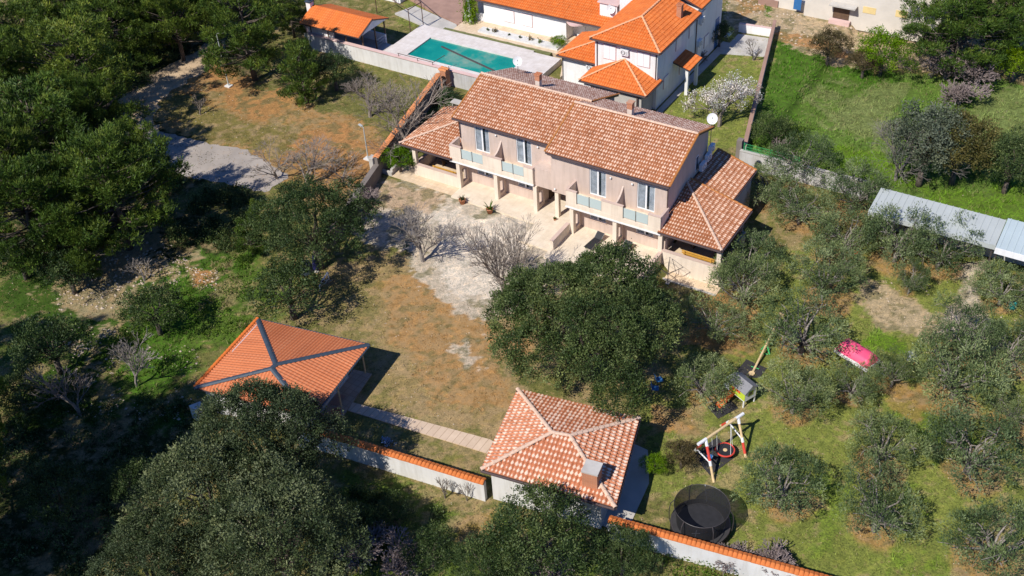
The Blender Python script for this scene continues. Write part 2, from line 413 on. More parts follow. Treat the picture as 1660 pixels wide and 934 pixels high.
# (pixels of the outline in the photograph, soil, edge softness m, noise m, strength)
ZONES = [
 ([(0,-60),(420,-60),(420,150),(300,330),(420,420),(300,600),(260,934),(0,934)], 'dark', 2.0, 2.5, .95),  # undergrowth colour with the wood's deep shade painted into it
 ([(0,430),(200,420),(330,440),(330,560),(260,680),(60,700),(-40,600)], 'lush', 1.5, 2.5, .45),
 ([(250,420),(420,400),(480,470),(430,520),(330,600),(220,640),(200,560)], 'lush', 1.2, 2, .75),
 ([(140,400),(270,390),(320,440),(250,470),(200,520),(165,570),(120,540),(110,480)], 'rubble', .5, 3.6, .6),
 ([(300,430),(350,440),(355,465),(310,470)], 'redsoil', .4, .8, 1),
 ([(245,130),(330,100),(470,160),(620,200),(600,290),(540,330),(430,290),(340,230),(250,215)], 'soil', 1, 2.2, .8),
 ([(430,230),(560,200),(620,250),(590,310),(500,290)], 'redsoil', .8, 1.6, .9),
 ([(240,160),(330,150),(400,200),(480,200),(460,250),(340,230),(245,200)], 'olive', 1.2, 2.4, .8),
 ([(330,90),(470,160),(430,200),(340,170)], 'redsoil', 1, 1.8, .55),
 ([(600,80),(720,140),(700,200),(640,230),(540,160)], 'olive', 1.5, 2, .8),
 ([(540,430),(700,380),(820,420),(850,520),(840,640),(860,740),(720,790),(560,690),(520,560),(500,460)], 'dry', 1.2, 2, .9),
 ([(640,450),(720,460),(830,560),(830,660),(700,660),(620,560)], 'soil', 1.2, 2.4, .8),
 ([(560,640),(800,700),(800,770),(540,700)], 'lawn', .8, 1.6, .8),
 ([(480,440),(600,470),(640,600),(700,690),(580,660),(500,560)], 'olive', 1.0, 2.2, .6),
 ([(610,290),(680,290),(830,340),(960,400),(900,480),(850,500),(790,520),(740,500),(680,440),(600,390),(560,340)], 'gravel', .6, 1.6, .95),
 ([(690,340),(850,350),(820,480),(740,470)], 'whiter', .8, 1.6, .8),
 ([(600,300),(640,290),(720,320),(700,345),(600,330)], 'soil', .5, 1.2, .45),
 ([(720,555),(775,550),(790,600),(740,610)], 'gravel', .4, 1.2, .85),
 ([(1040,440),(1170,470),(1240,520),(1200,700),(1160,830),(1040,800),(1040,650),(1100,560)], 'orchard', 1.2, 2, .85),
 ([(1060,655),(1120,665),(1130,700),(1060,690)], 'soil', .4, .8, .9),
 ([(1150,480),(1270,450),(1290,500),(1220,560),(1150,560),(1090,540)], 'soil', 1, 1.8, .75),
 ([(1180,380),(1660,400),(1700,1000),(1200,960),(1160,900),(1180,700),(1240,560)], 'orchard', 1.5, 1.5, .95),
 ([(1400,440),(1480,470),(1540,520),(1520,560),(1470,540),(1420,530)], 'rubble', .8, 1.3, .9),
 ([(1560,420),(1600,420),(1600,480),(1640,560),(1600,580),(1520,530),(1540,480)], 'gravel', .6, 1.0, .9),
 ([(1420,520),(1480,545),(1480,570),(1410,550)], 'lush2', .4, .8, .9),
 ([(1440,620),(1520,640),(1560,760),(1480,900),(1420,900),(1500,760)], 'lush2', 1, 3, .5),
 ([(1320,760),(1360,760),(1370,900),(1310,900)], 'lush2', .8, 1.5, .4),
 ([(1220,60),(1480,110),(1660,130),(1760,420),(1400,310),(1200,262)], 'meadow', .8, 1.2, 1),
 ([(1255,62),(1360,95),(1460,100),(1480,160),(1300,130),(1240,140)], 'lush', 1.2, 2.0, 1),
 ([(1240,120),(1300,130),(1290,240),(1215,240)], 'lush', 1.5, 2.5, .8),
 ([(1330,130),(1460,130),(1480,200),(1420,240),(1340,215)], 'drygrass', 1.5, 4, .6),
 ([(1290,210),(1420,235),(1480,290),(1420,310),(1300,280)], 'lush2', 1.5, 2, .95),
 ([(1580,160),(1680,140),(1700,300),(1600,260)], 'drygrass', 1.5, 3, .5),
 ([(1500,300),(1680,290),(1700,390),(1560,350)], 'lush2', 1, 2, .7),
 ([(1150,-40),(1700,-40),(1700,60),(1480,110),(1360,95),(1255,62),(1170,50)], 'rubble', .5, 2, .95),
 ([(1250,50),(1330,60),(1400,90),(1320,76),(1256,66)], 'redsoil', .4, .8, .85),
 ([(1180,-20),(1240,-20),(1250,20),(1190,30)], 'soil', .5, 1, .8),
 ([(1235,0),(1256,0),(1252,30),(1238,26)], 'lush', .3, .6, .9),
 ([(1060,150),(1180,75),(1260,60),(1215,250),(1120,230)], 'orchard', .6, 1, .95),
 ([(1440,640),(1480,640),(1480,680)], 'soil', .5, 1, .5),
 ([(640,150),(760,160),(740,200),(650,260),(640,220)], 'lawn', .5, 1, .9),
 ([(660,-20),(760,-20),(740,50),(640,40)], 'orchard', .4, .8, .9),
 ([(560,900),(560,760),(790,830),(960,880),(960,960),(560,960)], 'lush', .6, 1.5, .55),
 ([(740,830),(800,830),(800,880),(740,880)], 'redsoil', .5, 1.2, .5),
]
# bare soil under each orchard tree
def make_ground():
    fine_x = np.arange(-92, 46, .2); fine_y = np.arange(-54, 74, .2)
    xs = np.concatenate([[-1500, -600, -250, -130], fine_x, [60, 130, 300, 700, 1500]])
    ys = np.concatenate([[-1500, -600, -250, -110], fine_y, [95, 130, 300, 700, 1500]])
    X, Y = np.meshgrid(xs, ys, indexing='ij')
    n1 = vnoise(X, Y, 3.0, 1, 5)-.5; n2 = vnoise(X, Y, .9, 2, 4); n3 = vnoise(X, Y, 7, 3, 4); n4 = vnoise(X, Y, .45, 9, 3)
    Z = gz(X, Y)
    base = np.array(SOILS['olive'])[None, None]*np.ones(X.shape+(3,))
    grass = np.full(X.shape, .5)
    gr = dict(olive=.6, dry=.35, soil=.12, redsoil=.04, gravel=.02, lush=1, lush2=1, meadow=1, drygrass=.9, litter=.1, rubble=.05, dark=.5, whiter=0, lawn=.7, orchard=.75)
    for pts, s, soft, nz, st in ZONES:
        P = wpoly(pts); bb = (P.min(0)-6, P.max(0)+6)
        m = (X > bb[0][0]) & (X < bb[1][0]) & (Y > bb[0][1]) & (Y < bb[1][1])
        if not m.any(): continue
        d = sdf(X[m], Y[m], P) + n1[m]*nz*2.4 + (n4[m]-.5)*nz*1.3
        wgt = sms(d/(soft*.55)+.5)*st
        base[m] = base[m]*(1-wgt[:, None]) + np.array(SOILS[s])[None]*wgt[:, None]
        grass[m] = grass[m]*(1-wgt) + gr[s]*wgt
    for (x, y, r) in ORCHARD:
        d = r - np.hypot(X-x, Y-y) + n1*3.0
        wgt = sms(d/.7+.3)*.75
        base = base*(1-wgt[..., None]) + np.array(SOILS['soil'])*wgt[..., None]; grass = grass*(1-wgt*.9)
    # scattered tussocks on bare places and bare scuffs in grass
    tus = sms((n2*.6+n4*.4-.53)/.06)*(grass < .36)*(grass > .015)*.7
    base = base*(1-tus[..., None]) + np.array([.12, .115, .05])*tus[..., None]
    sc = sms((n3*.3+n2*.4+n4*.3-.535)/.05)*(grass > .3)*(grass < .9)*.6
    base = base*(1-sc[..., None]) + np.array([.33, .23, .13])*sc[..., None]
    base *= (.62+.5*n2+.28*n4)[..., None]
    nx, ny = X.shape
    V = np.stack([X, Y, Z], -1).reshape(-1, 3)
    I = np.arange(nx*ny).reshape(nx, ny)
    F = np.stack([I[:-1, :-1], I[1:, :-1], I[1:, 1:], I[:-1, 1:]], -1).reshape(-1, 4)
    # hole for the swimming pool is not needed: its basin stands on the raised deck
    me = npmesh('ground', V, F, True)
    ca = me.color_attributes.new('soil', 'FLOAT_COLOR', 'POINT')
    ca.data.foreach_set('color', np.concatenate([base.reshape(-1, 3), grass.reshape(-1, 1)], 1).astype(np.float32).ravel())
    m, nt, bs = newmat('ground soils and grasses')
    at = N(nt, 'ShaderNodeAttribute', attribute_name='soil')
    na = noise(nt, 2.2, 8, .72); nb = noise(nt, 9, 6, .75); nc = noise(nt, 30, 3, .7)
    c = mixc(nt, 1.0, at.outputs['Color'], ramp(nt, na.outputs[0], [(.3, (.62, .66, .6)), (.5, (1, 1, 1)), (.7, (1.35, 1.25, 1.1))]).outputs[0], 'MULTIPLY')
    c = mixc(nt, 1.0, c, ramp(nt, nb.outputs[0], [(.32, (.55, .58, .55)), (.52, (1, 1, 1)), (.7, (1.3, 1.27, 1.2))]).outputs[0], 'MULTIPLY')
    c = mixc(nt, .7, c, ramp(nt, nc.outputs[0], [(.35, (.75, .75, .75)), (.65, (1.15, 1.15, 1.15))]).outputs[0], 'MULTIPLY')
    def mt(op, a, b):
        q = N(nt, 'ShaderNodeMath', operation=op)
        for i, v in enumerate((a, b)):
            if isinstance(v, (int, float)): q.inputs[i].default_value = v
            else: nt.links.new(v, q.inputs[i])
        return q.outputs[0]
    nd = noise(nt, 1.6, 9, .78); ne = noise(nt, 4.5, 7, .8); al = at.outputs['Alpha']
    f1 = mt('MULTIPLY', mt('MINIMUM', mt('MAXIMUM', mt('MULTIPLY', mt('SUBTRACT', nd.outputs[0], mt('ADD', .44, mt('MULTIPLY', al, .17))), 14.0), 0.0), 1.0), .55)
    f1 = mt('MULTIPLY', f1, mt('GREATER_THAN', al, .15))
    c = mixc(nt, f1, c, (.36, .245, .125))
    f2 = mt('MULTIPLY', mt('MINIMUM', mt('MAXIMUM', mt('MULTIPLY', mt('SUBTRACT', mt('ADD', .30, mt('MULTIPLY', al, .25)), ne.outputs[0]), 14.0), 0.0), 1.0), .5)
    c = mixc(nt, f2, c, (.075, .085, .025))
    nt.links.new(c, bs.inputs['Base Color']); bs.inputs['Roughness'].default_value = .95; bs.inputs['Specular IOR Level'].default_value = .1
    bump(nt, bs, nb.outputs[0], .9, .08)
    o = meshobj('ground', me, m); tag(o, kind='structure')
    return X, Y, base, grass
def npmesh(name, V, F, smooth=False):
    V = np.asarray(V, np.float32); F = np.asarray(F, np.int32); k = F.shape[1]
    me = bpy.data.meshes.new(name); me.vertices.add(len(V)); me.vertices.foreach_set('co', V.ravel())
    me.loops.add(F.size); me.loops.foreach_set('vertex_index', F.ravel())
    me.polygons.add(len(F)); me.polygons.foreach_set('loop_start', np.arange(0, F.size, k, dtype=np.int32))
    try: me.polygons.foreach_set('loop_total', np.full(len(F), k, np.int32))
    except Exception: pass
    me.polygons.foreach_set('use_smooth', np.full(len(F), smooth, bool))
    me.update(calc_edges=True); return me

#@@VEG
# ------------------------------------------------------------------ vegetation builders
def nrm(a): return a/(np.linalg.norm(a, axis=-1, keepdims=True)+1e-9)
def leaves(rng, C, Nn, per, spread, L, Wd, up, dirmix, flat=0.0, vclump=None, rnd=.7):
    k = len(C)*per; c = np.repeat(C, per, 0); n = np.repeat(Nn, per, 0)
    p = c + rng.normal(0, spread, (k, 3))*np.array([1, 1, 1-flat])
    d = nrm(n*dirmix + np.array([0, 0, up]) + rng.normal(0, rnd, (k, 3)))
    s = nrm(np.cross(d, rng.normal(0, 1, (k, 3))))
    l = (L*rng.uniform(.6, 1.4, k))[:, None]; w_ = (Wd*rng.uniform(.7, 1.3, k))[:, None]
    V = np.stack([p, p+d*l*.45+s*w_, p+d*l, p+d*l*.45-s*w_], 1).reshape(-1, 3)
    F = np.arange(4*k).reshape(k, 4)
    if vclump is None: vclump = rng.random(len(C))
    v = np.clip(np.repeat(vclump, per)*.72 + rng.random(k)*.34, 0, 1)
    return V, F, v
def leafobj(name, parts, mat, parent):
    Vs, Fs, vs, o = [], [], [], 0
    for V, F, v in parts: Vs.append(V); Fs.append(F+o); vs.append(v); o += len(V)
    me = npmesh(name, np.concatenate(Vs), np.concatenate(Fs))
    at = me.attributes.new('lv', 'FLOAT', 'FACE'); at.data.foreach_set('value', np.concatenate(vs).astype(np.float32))
    return meshobj(name, me, mat, parent)
def sph(rng, n):
    v = rng.normal(0, 1, (n, 3)); return nrm(v)
def lobes_points(rng, lobes, dens, cut=-.25):
    """clump centres on the lobes' outer skins"""
    C, Nn, V = [], [], []
    L = np.array([l[0] for l in lobes]); R = np.array([l[1] for l in lobes])
    for i, (c, r) in enumerate(lobes):
        r = np.array(r); n = max(6, int(dens*(r[0]*r[1]+r[0]*r[2]+r[1]*r[2])*4.2))
        d = sph(rng, n); d = d[d[:, 2] > cut]
        rr = rng.uniform(.72, 1.04, len(d))[:, None]
        p = np.array(c)+d*r*rr
        q = ((p[:, None]-L[None])/R[None]); inside = (np.sum(q*q, -1) < .55); inside[:, i] = False
        keep = ~inside.any(1)
        C.append(p[keep]); Nn.append(nrm(d[keep]/r)); V.append(np.clip(rng.normal(rng.uniform(.1, .85), .2, keep.sum()), 0, 1))
    return np.concatenate(C), np.concatenate(Nn), np.concatenate(V)
def trunk_mesh(rng, base_r, fork, tips, lean=(0, 0), n=6, wob=.12, sub=0, tipr=.03):
    m = MB(); f = np.array([lean[0], lean[1], fork])
    m.tube([(0, 0, -.25), f*.5+rng.normal(0, wob*.3, 3)*[1, 1, 0], f], [base_r*1.25, base_r, base_r*.85], n)
    for t in tips:
        t = np.array(t, float); L = np.linalg.norm(t-f); mid1 = f+(t-f)*.35+rng.normal(0, wob*L*.3, 3)+[0, 0, .06*L]; mid2 = f+(t-f)*.7+rng.normal(0, wob*L*.3, 3)+[0, 0, .05*L]
        r0 = base_r*.55*min(1, L/3+.4)
        m.tube([f-[0, 0, .05], mid1, mid2, t], [r0, r0*.7, r0*.45, tipr], max(4, n-1))
        for _ in range(sub):
            s = mid2 if rng.random() < .5 else mid1; e = s+nrm((t-f)/L+rng.normal(0, .7, 3)+[0, 0, .3])*L*rng.uniform(.25, .5)
            m.tube([s, (s+e)/2+rng.normal(0, .05*L, 3), e], [r0*.4, r0*.25, .015], 4)
    return m
def oak_mesh(seed, R, H, hc, dens=1.0, leaf='oakleaf', lsize=.17, nl=22, per=16):
    """dense evergreen: many lobes on an ellipsoid; crown radius R, crown half height H, centre height hc"""
    rng = np.random.default_rng(seed); lobes = []
    for i in range(nl):
        z = 1-1.25*(i+.5)/nl; a = i*2.399+rng.uniform(-.4, .4); q = math.sqrt(max(0, 1-z*z))
        k = rng.uniform(.58, .88)*(1+.11*cos(3*a+seed)+.07*cos(5*a+2*seed))
        r = rng.uniform(.20, .34)*R
        lobes.append((np.array([R*k*q*cos(a), R*k*q*sin(a), hc+H*k*z*.95]), (r, r, r*rng.uniform(.7, .95)*H/R+.15*r)))
    lobes.append((np.array([0, 0, hc]), (R*.55, R*.55, H*.55)))
    for _ in range(nl*2):          # small lobes break the outline
        d = sph(rng, 1)[0]; d[2] = abs(d[2])*1.0-.15; r = rng.uniform(.09, .17)*R; kz = rng.uniform(.86, 1.02)
        a = math.atan2(d[1], d[0]); kz *= 1+.10*cos(3*a+seed)+.06*cos(5*a+2*seed)
        lobes.append((np.array([d[0]*R*kz, d[1]*R*kz, hc+d[2]*H*kz]), (r, r, r)))
    C, Nn, V = lobes_points(rng, lobes, dens*4.6)
    A = leaves(rng, C, Nn, int(per*1.35), .16, lsize, lsize*.27, .25, .8, vclump=V)
    kk = rng.random(len(C)) < .12
    B = leaves(rng, C[kk]+Nn[kk]*.15, Nn[kk], 9, .1, lsize*1.1, lsize*.25, .6, 1.3, vclump=np.clip(V[kk]+.25, 0, 1))
    tips = [l[0]*np.array([.85, .85, 1]) for l in lobes[:nl:2]]
    return [A, B], trunk_mesh(rng, .05*R+.08, hc-H*.55, tips, n=7), M[leaf]
def pine_mesh(seed, R, H, hc, dens=1.0, nl=40, lean=(0, 0), lsize=.34, tall=False):
    """pine: branch plumes in loose tiers, needle tufts that stand up and out"""
    rng = np.random.default_rng(seed); lobes = []; nl = int(nl*1.5)
    for i in range(nl):
        t = (i+.5)/nl; z = hc-H+2*H*t; a = i*2.399+rng.uniform(-.5, .5)
        env = (math.sqrt(max(.05, 1-(2*t-.7)**2/1.4**2)))*(1+.16*cos(3*a+seed)+.1*cos(5*a))
        k = rng.uniform(.3, 1.0)*env; r = rng.uniform(.13, .22)*R
        c0 = np.array([R*k*cos(a)+lean[0]*t, R*k*sin(a)+lean[1]*t, z+rng.uniform(-.3, .3)])
        lobes.append((c0, (r*1.15, r*1.15, r*.75)))
        for _ in range(3):
            d = np.array([cos(a)+rng.normal(0, .7), sin(a)+rng.normal(0, .7), rng.uniform(.1, 1.1)]); d /= np.linalg.norm(d); r2 = r*rng.uniform(.35, .6)
            lobes.append((c0+d*r*1.15, (r2*.8, r2*.8, r2*1.35)))
    C, Nn, V = lobes_points(rng, lobes, dens*5.2, -.25)
    rad = nrm(C*np.array([1, 1, 0])+[0, 0, .01]); nn = nrm(Nn*.7+rad*.5)
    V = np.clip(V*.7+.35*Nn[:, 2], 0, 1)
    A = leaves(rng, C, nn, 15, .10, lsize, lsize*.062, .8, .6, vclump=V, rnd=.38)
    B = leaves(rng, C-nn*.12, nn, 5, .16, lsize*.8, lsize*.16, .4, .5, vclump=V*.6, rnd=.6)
    m = MB(); top = np.array([lean[0], lean[1], hc+H*.8])
    m.tube([(0, 0, -.3), top*.35+rng.normal(0, .15, 3)*[1, 1, 0], top*.7+rng.normal(0, .2, 3)*[1, 1, 0], top], [.045*R+.1, .04*R+.06, .025*R+.03, .03], 7)
    for (c, r) in lobes[::3]:
        s = top*max(.25, (c[2]-.25*R)/top[2]*.9); m.tube([s, (s+c)/2+[0, 0, -.05*R], c], [.014*R+.02, .009*R+.015, .012], 4)
    return [A, B], m, M['pineneedle']
def olive_mesh(seed, R, H, hc, nl=15, dens=1.0):
    """olive: pale forked limbs, open in the middle, wispy silver foliage"""
    rng = np.random.default_rng(seed); lobes = []
    for i in range(nl):
        a = 2*pi*i/nl*1.618+rng.uniform(-.5, .5); k = rng.uniform(.5, .88)*(1+.18*cos(a*2+seed)); z = rng.uniform(-.45, .75)*(1-.35*k)
        r = rng.uniform(.23, .35)*R
        lobes.append((np.array([R*k*cos(a), R*k*sin(a), hc+H*z]), (r, r, r*.75)))
    for _ in range(nl):
        d = sph(rng, 1)[0]; r = rng.uniform(.1, .17)*R
        lobes.append((np.array([d[0]*R*.92, d[1]*R*.92, hc+abs(d[2])*H*.95-.15*H]), (r, r, r*.9)))
    C, Nn, V = lobes_points(rng, lobes, dens*7.5, -.5)
    A = leaves(rng, C, Nn, 14, .16, .15, .026, .3, .8, vclump=V, rnd=.6)
    kk = rng.random(len(C)) < .35
    B = leaves(rng, C[kk]+Nn[kk]*.12, Nn[kk], 10, .09, .2, .022, .5, 1.2, vclump=np.clip(V[kk]+.15, 0, 1), rnd=.45)
    tips = [l[0] for l in lobes[:nl]]
    return [A, B], trunk_mesh(rng, .17, .75, tips, wob=.24, sub=3, tipr=.02), M['oliveleaf']
def bare_mesh(seed, height, spread, levels=6, base_r=.12, up=.35, fork=3, minr=.012, trunk=.2, shrink=.78):
    rng = np.random.default_rng(seed); m = MB(); tips = []
    def grow(p, d, L, r, lv):
        nd0 = nrm(d+rng.normal(0, .10, 3)); mid = p+d*L*.5; e = mid+nd0*L*.5
        m.tube([p, mid, e], [r, r*.86, r*.74], 5 if lv < 2 else (4 if lv < 4 else 3), caps=False)
        if lv >= levels: tips.append(e); return
        k = fork if lv < 2 else (2 if rng.random() < .4 else 3); a0 = rng.uniform(0, 2*pi)
        u = nrm(np.cross(nd0, [0.3, .5, .8])); v = np.cross(nd0, u)
        for i in range(k):
            a = a0+2*pi*i/k+rng.normal(0, .4); sp = spread*(rng.uniform(.25, .5) if i == 0 and lv > 0 else rng.uniform(.7, 1.15))
            nd = nrm(nd0+(u*cos(a)+v*sin(a))*sp+np.array([0, 0, up*.3]))
            grow(e if i < 2 else mid, nd, L*shrink*rng.uniform(.8, 1.15), max(minr, r*(.72 if i == 0 else .56)), lv+1)
    grow(np.array([0, 0, -.15]), nrm(np.array([rng.normal(0, .08), rng.normal(0, .08), 1.0])), height*trunk, base_r, 0)
    V = np.array(m.v); s = height/max(np.percentile(V[:, 2], 99.5), .1); m.v = [tuple(v) for v in V*s]
    return m, np.array(tips)*s
def plant_tree(name, label, cat, loc, built, trunk_mat='bark', rz=0, scale=1.0, group=None, crown='crown'):
    leafparts, tm, lm = built
    t = empty(name, label, cat, loc, rz, group); t.scale = (scale,)*3 if not hasattr(scale, '__len__') else scale
    leafobj(crown, leafparts, lm, t); tm.build('trunk', M[trunk_mat], t, smooth=True)
    return t
def again(src, label, loc, rz, scale, group=None, cat=None):
    c = copy_tree(src); c.location = loc; c.rotation_euler = (0, 0, rz); c.scale = (scale,)*3 if not hasattr(scale, '__len__') else scale
    c['label'] = label
    if group: c['group'] = group
    if cat: c['category'] = cat
    return c

#@@ROOF
# ------------------------------------------------------------------ roofs
class Tiles:
    """collects curved tiles over several roof planes into one mesh"""
    def __init__(s, seed=0): s.parts = []; s.rng = np.random.default_rng(seed)
    def plane(s, pts, cw=.23, cl=.37, amp=.055, k=5, grow=.10, step=.024, inset=0.0, bleed=.0, strip=False):
        """pts: 3D polygon, pts[0]->pts[1] is the eave"""
        s.V = []; s.F = []; s.UV = []; s.T = []; s.n = 0
        P = np.array(pts, float); U = P[1]-P[0]; L = np.linalg.norm(U); U /= L
        e = P[2]-P[0]; Nn = np.cross(U, e); Nn /= np.linalg.norm(Nn)
        if Nn[2] < 0: Nn = -Nn
        V = np.cross(Nn, U)
        q = np.stack([(P-P[0])@U, (P-P[0])@V], 1)
        nu = int(math.ceil((q[:, 0].max()-q[:, 0].min())/cw)); nv = int(math.ceil(q[:, 1].max()/cl))
        uu = q[:, 0].min()+(np.arange(nu)+.5)*cw; vv = -bleed+(np.arange(nv)+.5)*cl
        A, B = np.meshgrid(uu, vv, indexing='ij'); A = A.ravel(); B = B.ravel()
        ins = sdf(A, B, q) > -.02+inset
        A = A[ins]; B = B[ins]; n = len(A)
        if n == 0: return s
        sheet_ = step == 0; A0 = A.copy()
        A = A+s.rng.normal(0, .008, n)*(not sheet_); dz = s.rng.normal(0, .004, n)*(not sheet_)
        kk = np.arange(k+1)/k; prof = np.sin(kk*pi)
        verts = np.zeros((n, 2, k+1, 3)); uv = np.zeros((n, 2, k+1, 2))
        for j, (vo, wd, h0) in enumerate(((-.5, .5+grow*.5, step), (.5 if sheet_ else .56, .5-grow*.2, 0))):
            for i in range(k+1):
                u_ = A+(kk[i]-.5)*2*wd*cw; v_ = B+vo*cl; h = h0+amp*prof[i]+dz
                verts[:, j, i] = P[0]+u_[:, None]*U+v_[:, None]*V+h[:, None]*Nn
                uv[:, j, i] = (kk[i], j)
        low = verts[:, 0, [0, k]]-Nn*(step+.02)          # under the lip
        base = s.n; nvrt = 3*(k+1)+2          # the lip has its own row of vertices so that its edge stays crisp
        s.V.append(np.concatenate([verts.reshape(n, -1, 3), verts[:, 0], low], 1).reshape(-1, 3))
        idx = base+np.arange(n)[:, None]*nvrt
        for i in range(k):
            s.F.append(np.concatenate([idx+i, idx+i+1, idx+k+1+i+1, idx+k+1+i], 1))
            u = np.stack([uv[:, 0, i], uv[:, 0, i+1], uv[:, 1, i+1], uv[:, 1, i]], 1); s.UV.append(u.reshape(-1, 2))
            s.T.append(None)
        t = s.rng.random((n, 3))
        if sheet_: t = (np.sin(np.round(A0/cw)[:, None]*np.array([12.9, 78.2, 37.7]))*43758.5) % 1.0
        s.T = s.T[:-k]+[t]*k
        lo = 3*(k+1); l0 = 2*(k+1)
        for q4 in () if sheet_ else ((lo, lo+1, l0+k, l0), (l0, l0+k, l0+k-1, l0+1), (l0+1, l0+k-1, l0+k-2, l0+2)):
            s.F.append(np.concatenate([idx+j for j in q4], 1)); s.UV.append(np.zeros((4*n, 2))); s.T.append(t)
        s.parts.append((s.V, s.F, s.UV, s.T)); return s
    def build(s, name, mat, parent):
        for V, F, UV, T in s.parts:
            me = npmesh(name, np.concatenate(V), np.concatenate(F), True)
            uvl = me.uv_layers.new(name='UVMap'); uvl.data.foreach_set('uv', np.concatenate(UV).astype(np.float32).ravel())
            T = np.concatenate(T); T = np.concatenate([T, np.ones((len(T), 1))], 1)
            a = me.attributes.new('tv', 'FLOAT_COLOR', 'FACE'); a.data.foreach_set('color', T.astype(np.float32).ravel())
            o = meshobj(name, me, mat, parent)
        return o
def slab(m, pts, th=.14, drop=.03):
    P = [np.array(p, float)-[0, 0, drop] for p in pts]
    n = np.cross(P[1]-P[0], P[2]-P[0])
    if n[2] > 0: P = P[::-1]
    m.extr(P, (0, 0, -th)); return m
def caps(T, A, B, r=.13, seg=.4, seed=0):
    """ridge / hip cap tiles from A to B, added to an MB"""
    T.mark()
    A = np.array(A, float); B = np.array(B, float); L = np.linalg.norm(B-A); n = max(2, int(L/seg)); d = (B-A)/L
    s = np.cross(d, [0, 0, 1.0]); s /= np.linalg.norm(s); u = np.cross(s, d)
    for i in range(n):
        a = A+d*(L*i/n-.04); b = A+d*(L*(i+1)/n)
        base = len(T.v)
        for (p, rr, h) in ((a, r*1.12, .03), (b, r*.92, .0)):
            for k in range(6):
                t = pi*k/5; T.v.append(tuple(p+s*rr*cos(t)+u*(rr*.75*sin(t)+h)))
        for k in range(5): T.f.append((base+k, base+k+1, base+7+k, base+6+k))
        T.f.append(tuple(base+k for k in range(6)))
    return T
def wall_holes(m, x0, x1, z0, z1, y0, y1, holes):
    """wall in the XZ plane, y0..y1 thick, with rectangular openings (xa,xb,za,zb)"""
    xs = sorted({x0, x1, *[h[0] for h in holes], *[h[1] for h in holes]}); 
    for a, b in zip(xs[:-1], xs[1:]):
        cuts = sorted([(h[2], h[3]) for h in holes if h[0] < (a+b)/2 < h[1]]); z = z0
        for c in cuts:
            if c[0] > z: m.box(a, b, y0, y1, z, c[0])
            z = c[1]
        if z < z1: m.box(a, b, y0, y1, z, z1)
    return m
def french_window(parent, x0, x1, z0, z1, y, sills=True, name='window'):
    """two leaved window standing in an opening of a wall facing -Y whose face is at y"""
    f = MB(); t = .07; yy0, yy1 = y+.06, y+.13
    f.box(x0, x1, yy0, yy1, z0, z0+t).box(x0, x1, yy0, yy1, z1-t, z1).box(x0, x0+t, yy0, yy1, z0+t, z1-t).box(x1-t, x1, yy0, yy1, z0+t, z1-t)
    xm = (x0+x1)/2; f.box(xm-.07, xm+.07, yy0-.012, yy1, z0+t, z1-t)
    o = f.build(name, M['frame'], parent)
    MB().box(x0+t, xm-.07, y+.09, y+.105, z0+t, z1-t).box(xm+.07, x1-t, y+.09, y+.105, z0+t, z1-t).build('pane', M['glass'], o)
    c = MB(); 
    for a, b in ((x0+t, xm-.12), (xm+.25, x1-t)):
        n = 14
        for i in range(n):
            p = a+(b-a)*i/n; q = a+(b-a)*(i+1)/n; d0 = .03*sin(i*1.9); d1 = .03*sin((i+1)*1.9)
            c.face([(p, y+.135+d0*.4, z0+.05), (q, y+.135+d1*.4, z0+.05), (q, y+.135+d1*.4, z1-.05), (p, y+.135+d0*.4, z1-.05)])
    c.build('curtain', M['curtain'], o)
    return o
def gutter(m, A, B, r=.075):
    m.mark(); m.tube([A, B], r, 8); return m
#@@END_LIB
# ------------------------------------------------------------------ paved surfaces of the setting
def sheet(name, pts, z, mat, kind='structure', th=None):
    m = MB(); P = [(p[0], p[1], z) for p in pts]
    if th: m.extr([(p[0], p[1], z-th) for p in pts], (0, 0, th))
    else: m.face(P)
    return tag(m.build(name, mat), kind=kind)
def rough_edge(P, step=.5, amp=.25, seed=0):
    r = np.random.default_rng(seed); out = []
    for i in range(len(P)):
        a = np.array(P[i]); b = np.array(P[(i+1) % len(P)]); L = np.linalg.norm(b-a); n = max(1, int(L/step))
        for k in range(n): out.append(tuple(a+(b-a)*k/n+r.normal(0, amp, 2)))
    return out
road = [g(*p)[:2] for p in [(228,196),(262,214),(335,232),(400,243),(470,285),(430,312),(300,286),(240,262),(205,262),(180,230)]]
sheet('asphalt_road', rough_edge(road, .5, .12, 3), -.13, M['asphalt'])
trk = [g(*p)[:2] for p in [(205,160),(240,140),(285,118),(330,88),(372,60),(352,50),(300,70),(345,108),(300,128),(275,145),(258,180),(250,196),(262,212),(225,205),(195,190)]]
trk = [g(*p)[:2] for p in [(228,205),(262,216),(250,190),(262,165),(290,140),(325,122),(352,100),(372,66),(350,60),(318,85),(270,108),(215,135),(190,165),(200,190)]]
sheet('dirt_track', rough_edge(trk, .6, .25, 5), -.138, M['dirt'])
sheet('terrace', [(-15.9,-1.45),(-8.2,-1.5),(-7.3,-1.5),(-7.25,-4.2),(-4.4,-4.2),(-4.3,-5.2),(4.3,-5.2),(4.3,1.4),(-15.9,1.4)], 0, M['terrace'], th=1.4)
sheet('entrance_floor', [(-8.05,1.402),(-4.1,1.402),(-4.1,4.5),(-8.05,4.5)], -.004, M['terrace'], th=.5)
sheet('porch_paving', [(-22.6,-1.15),(-15.904,-1.15),(-15.904,1.0),(-22.6,1.0)], -.07, M['porchpave'], th=.4)
sheet('side_paving', [(4.31,-2.35),(9.6,-2.35),(9.6,-1.36),(4.31,-1.36)], -.70, M['porchpave'], th=.4)
MB().extr([(4.31,-2.5,-.9),(4.31,-2.352,-.9),(9.6,-2.352,-.9),(9.6,-2.5,-.9)], (0,0,.25)).build('kerb', M['concrete'])
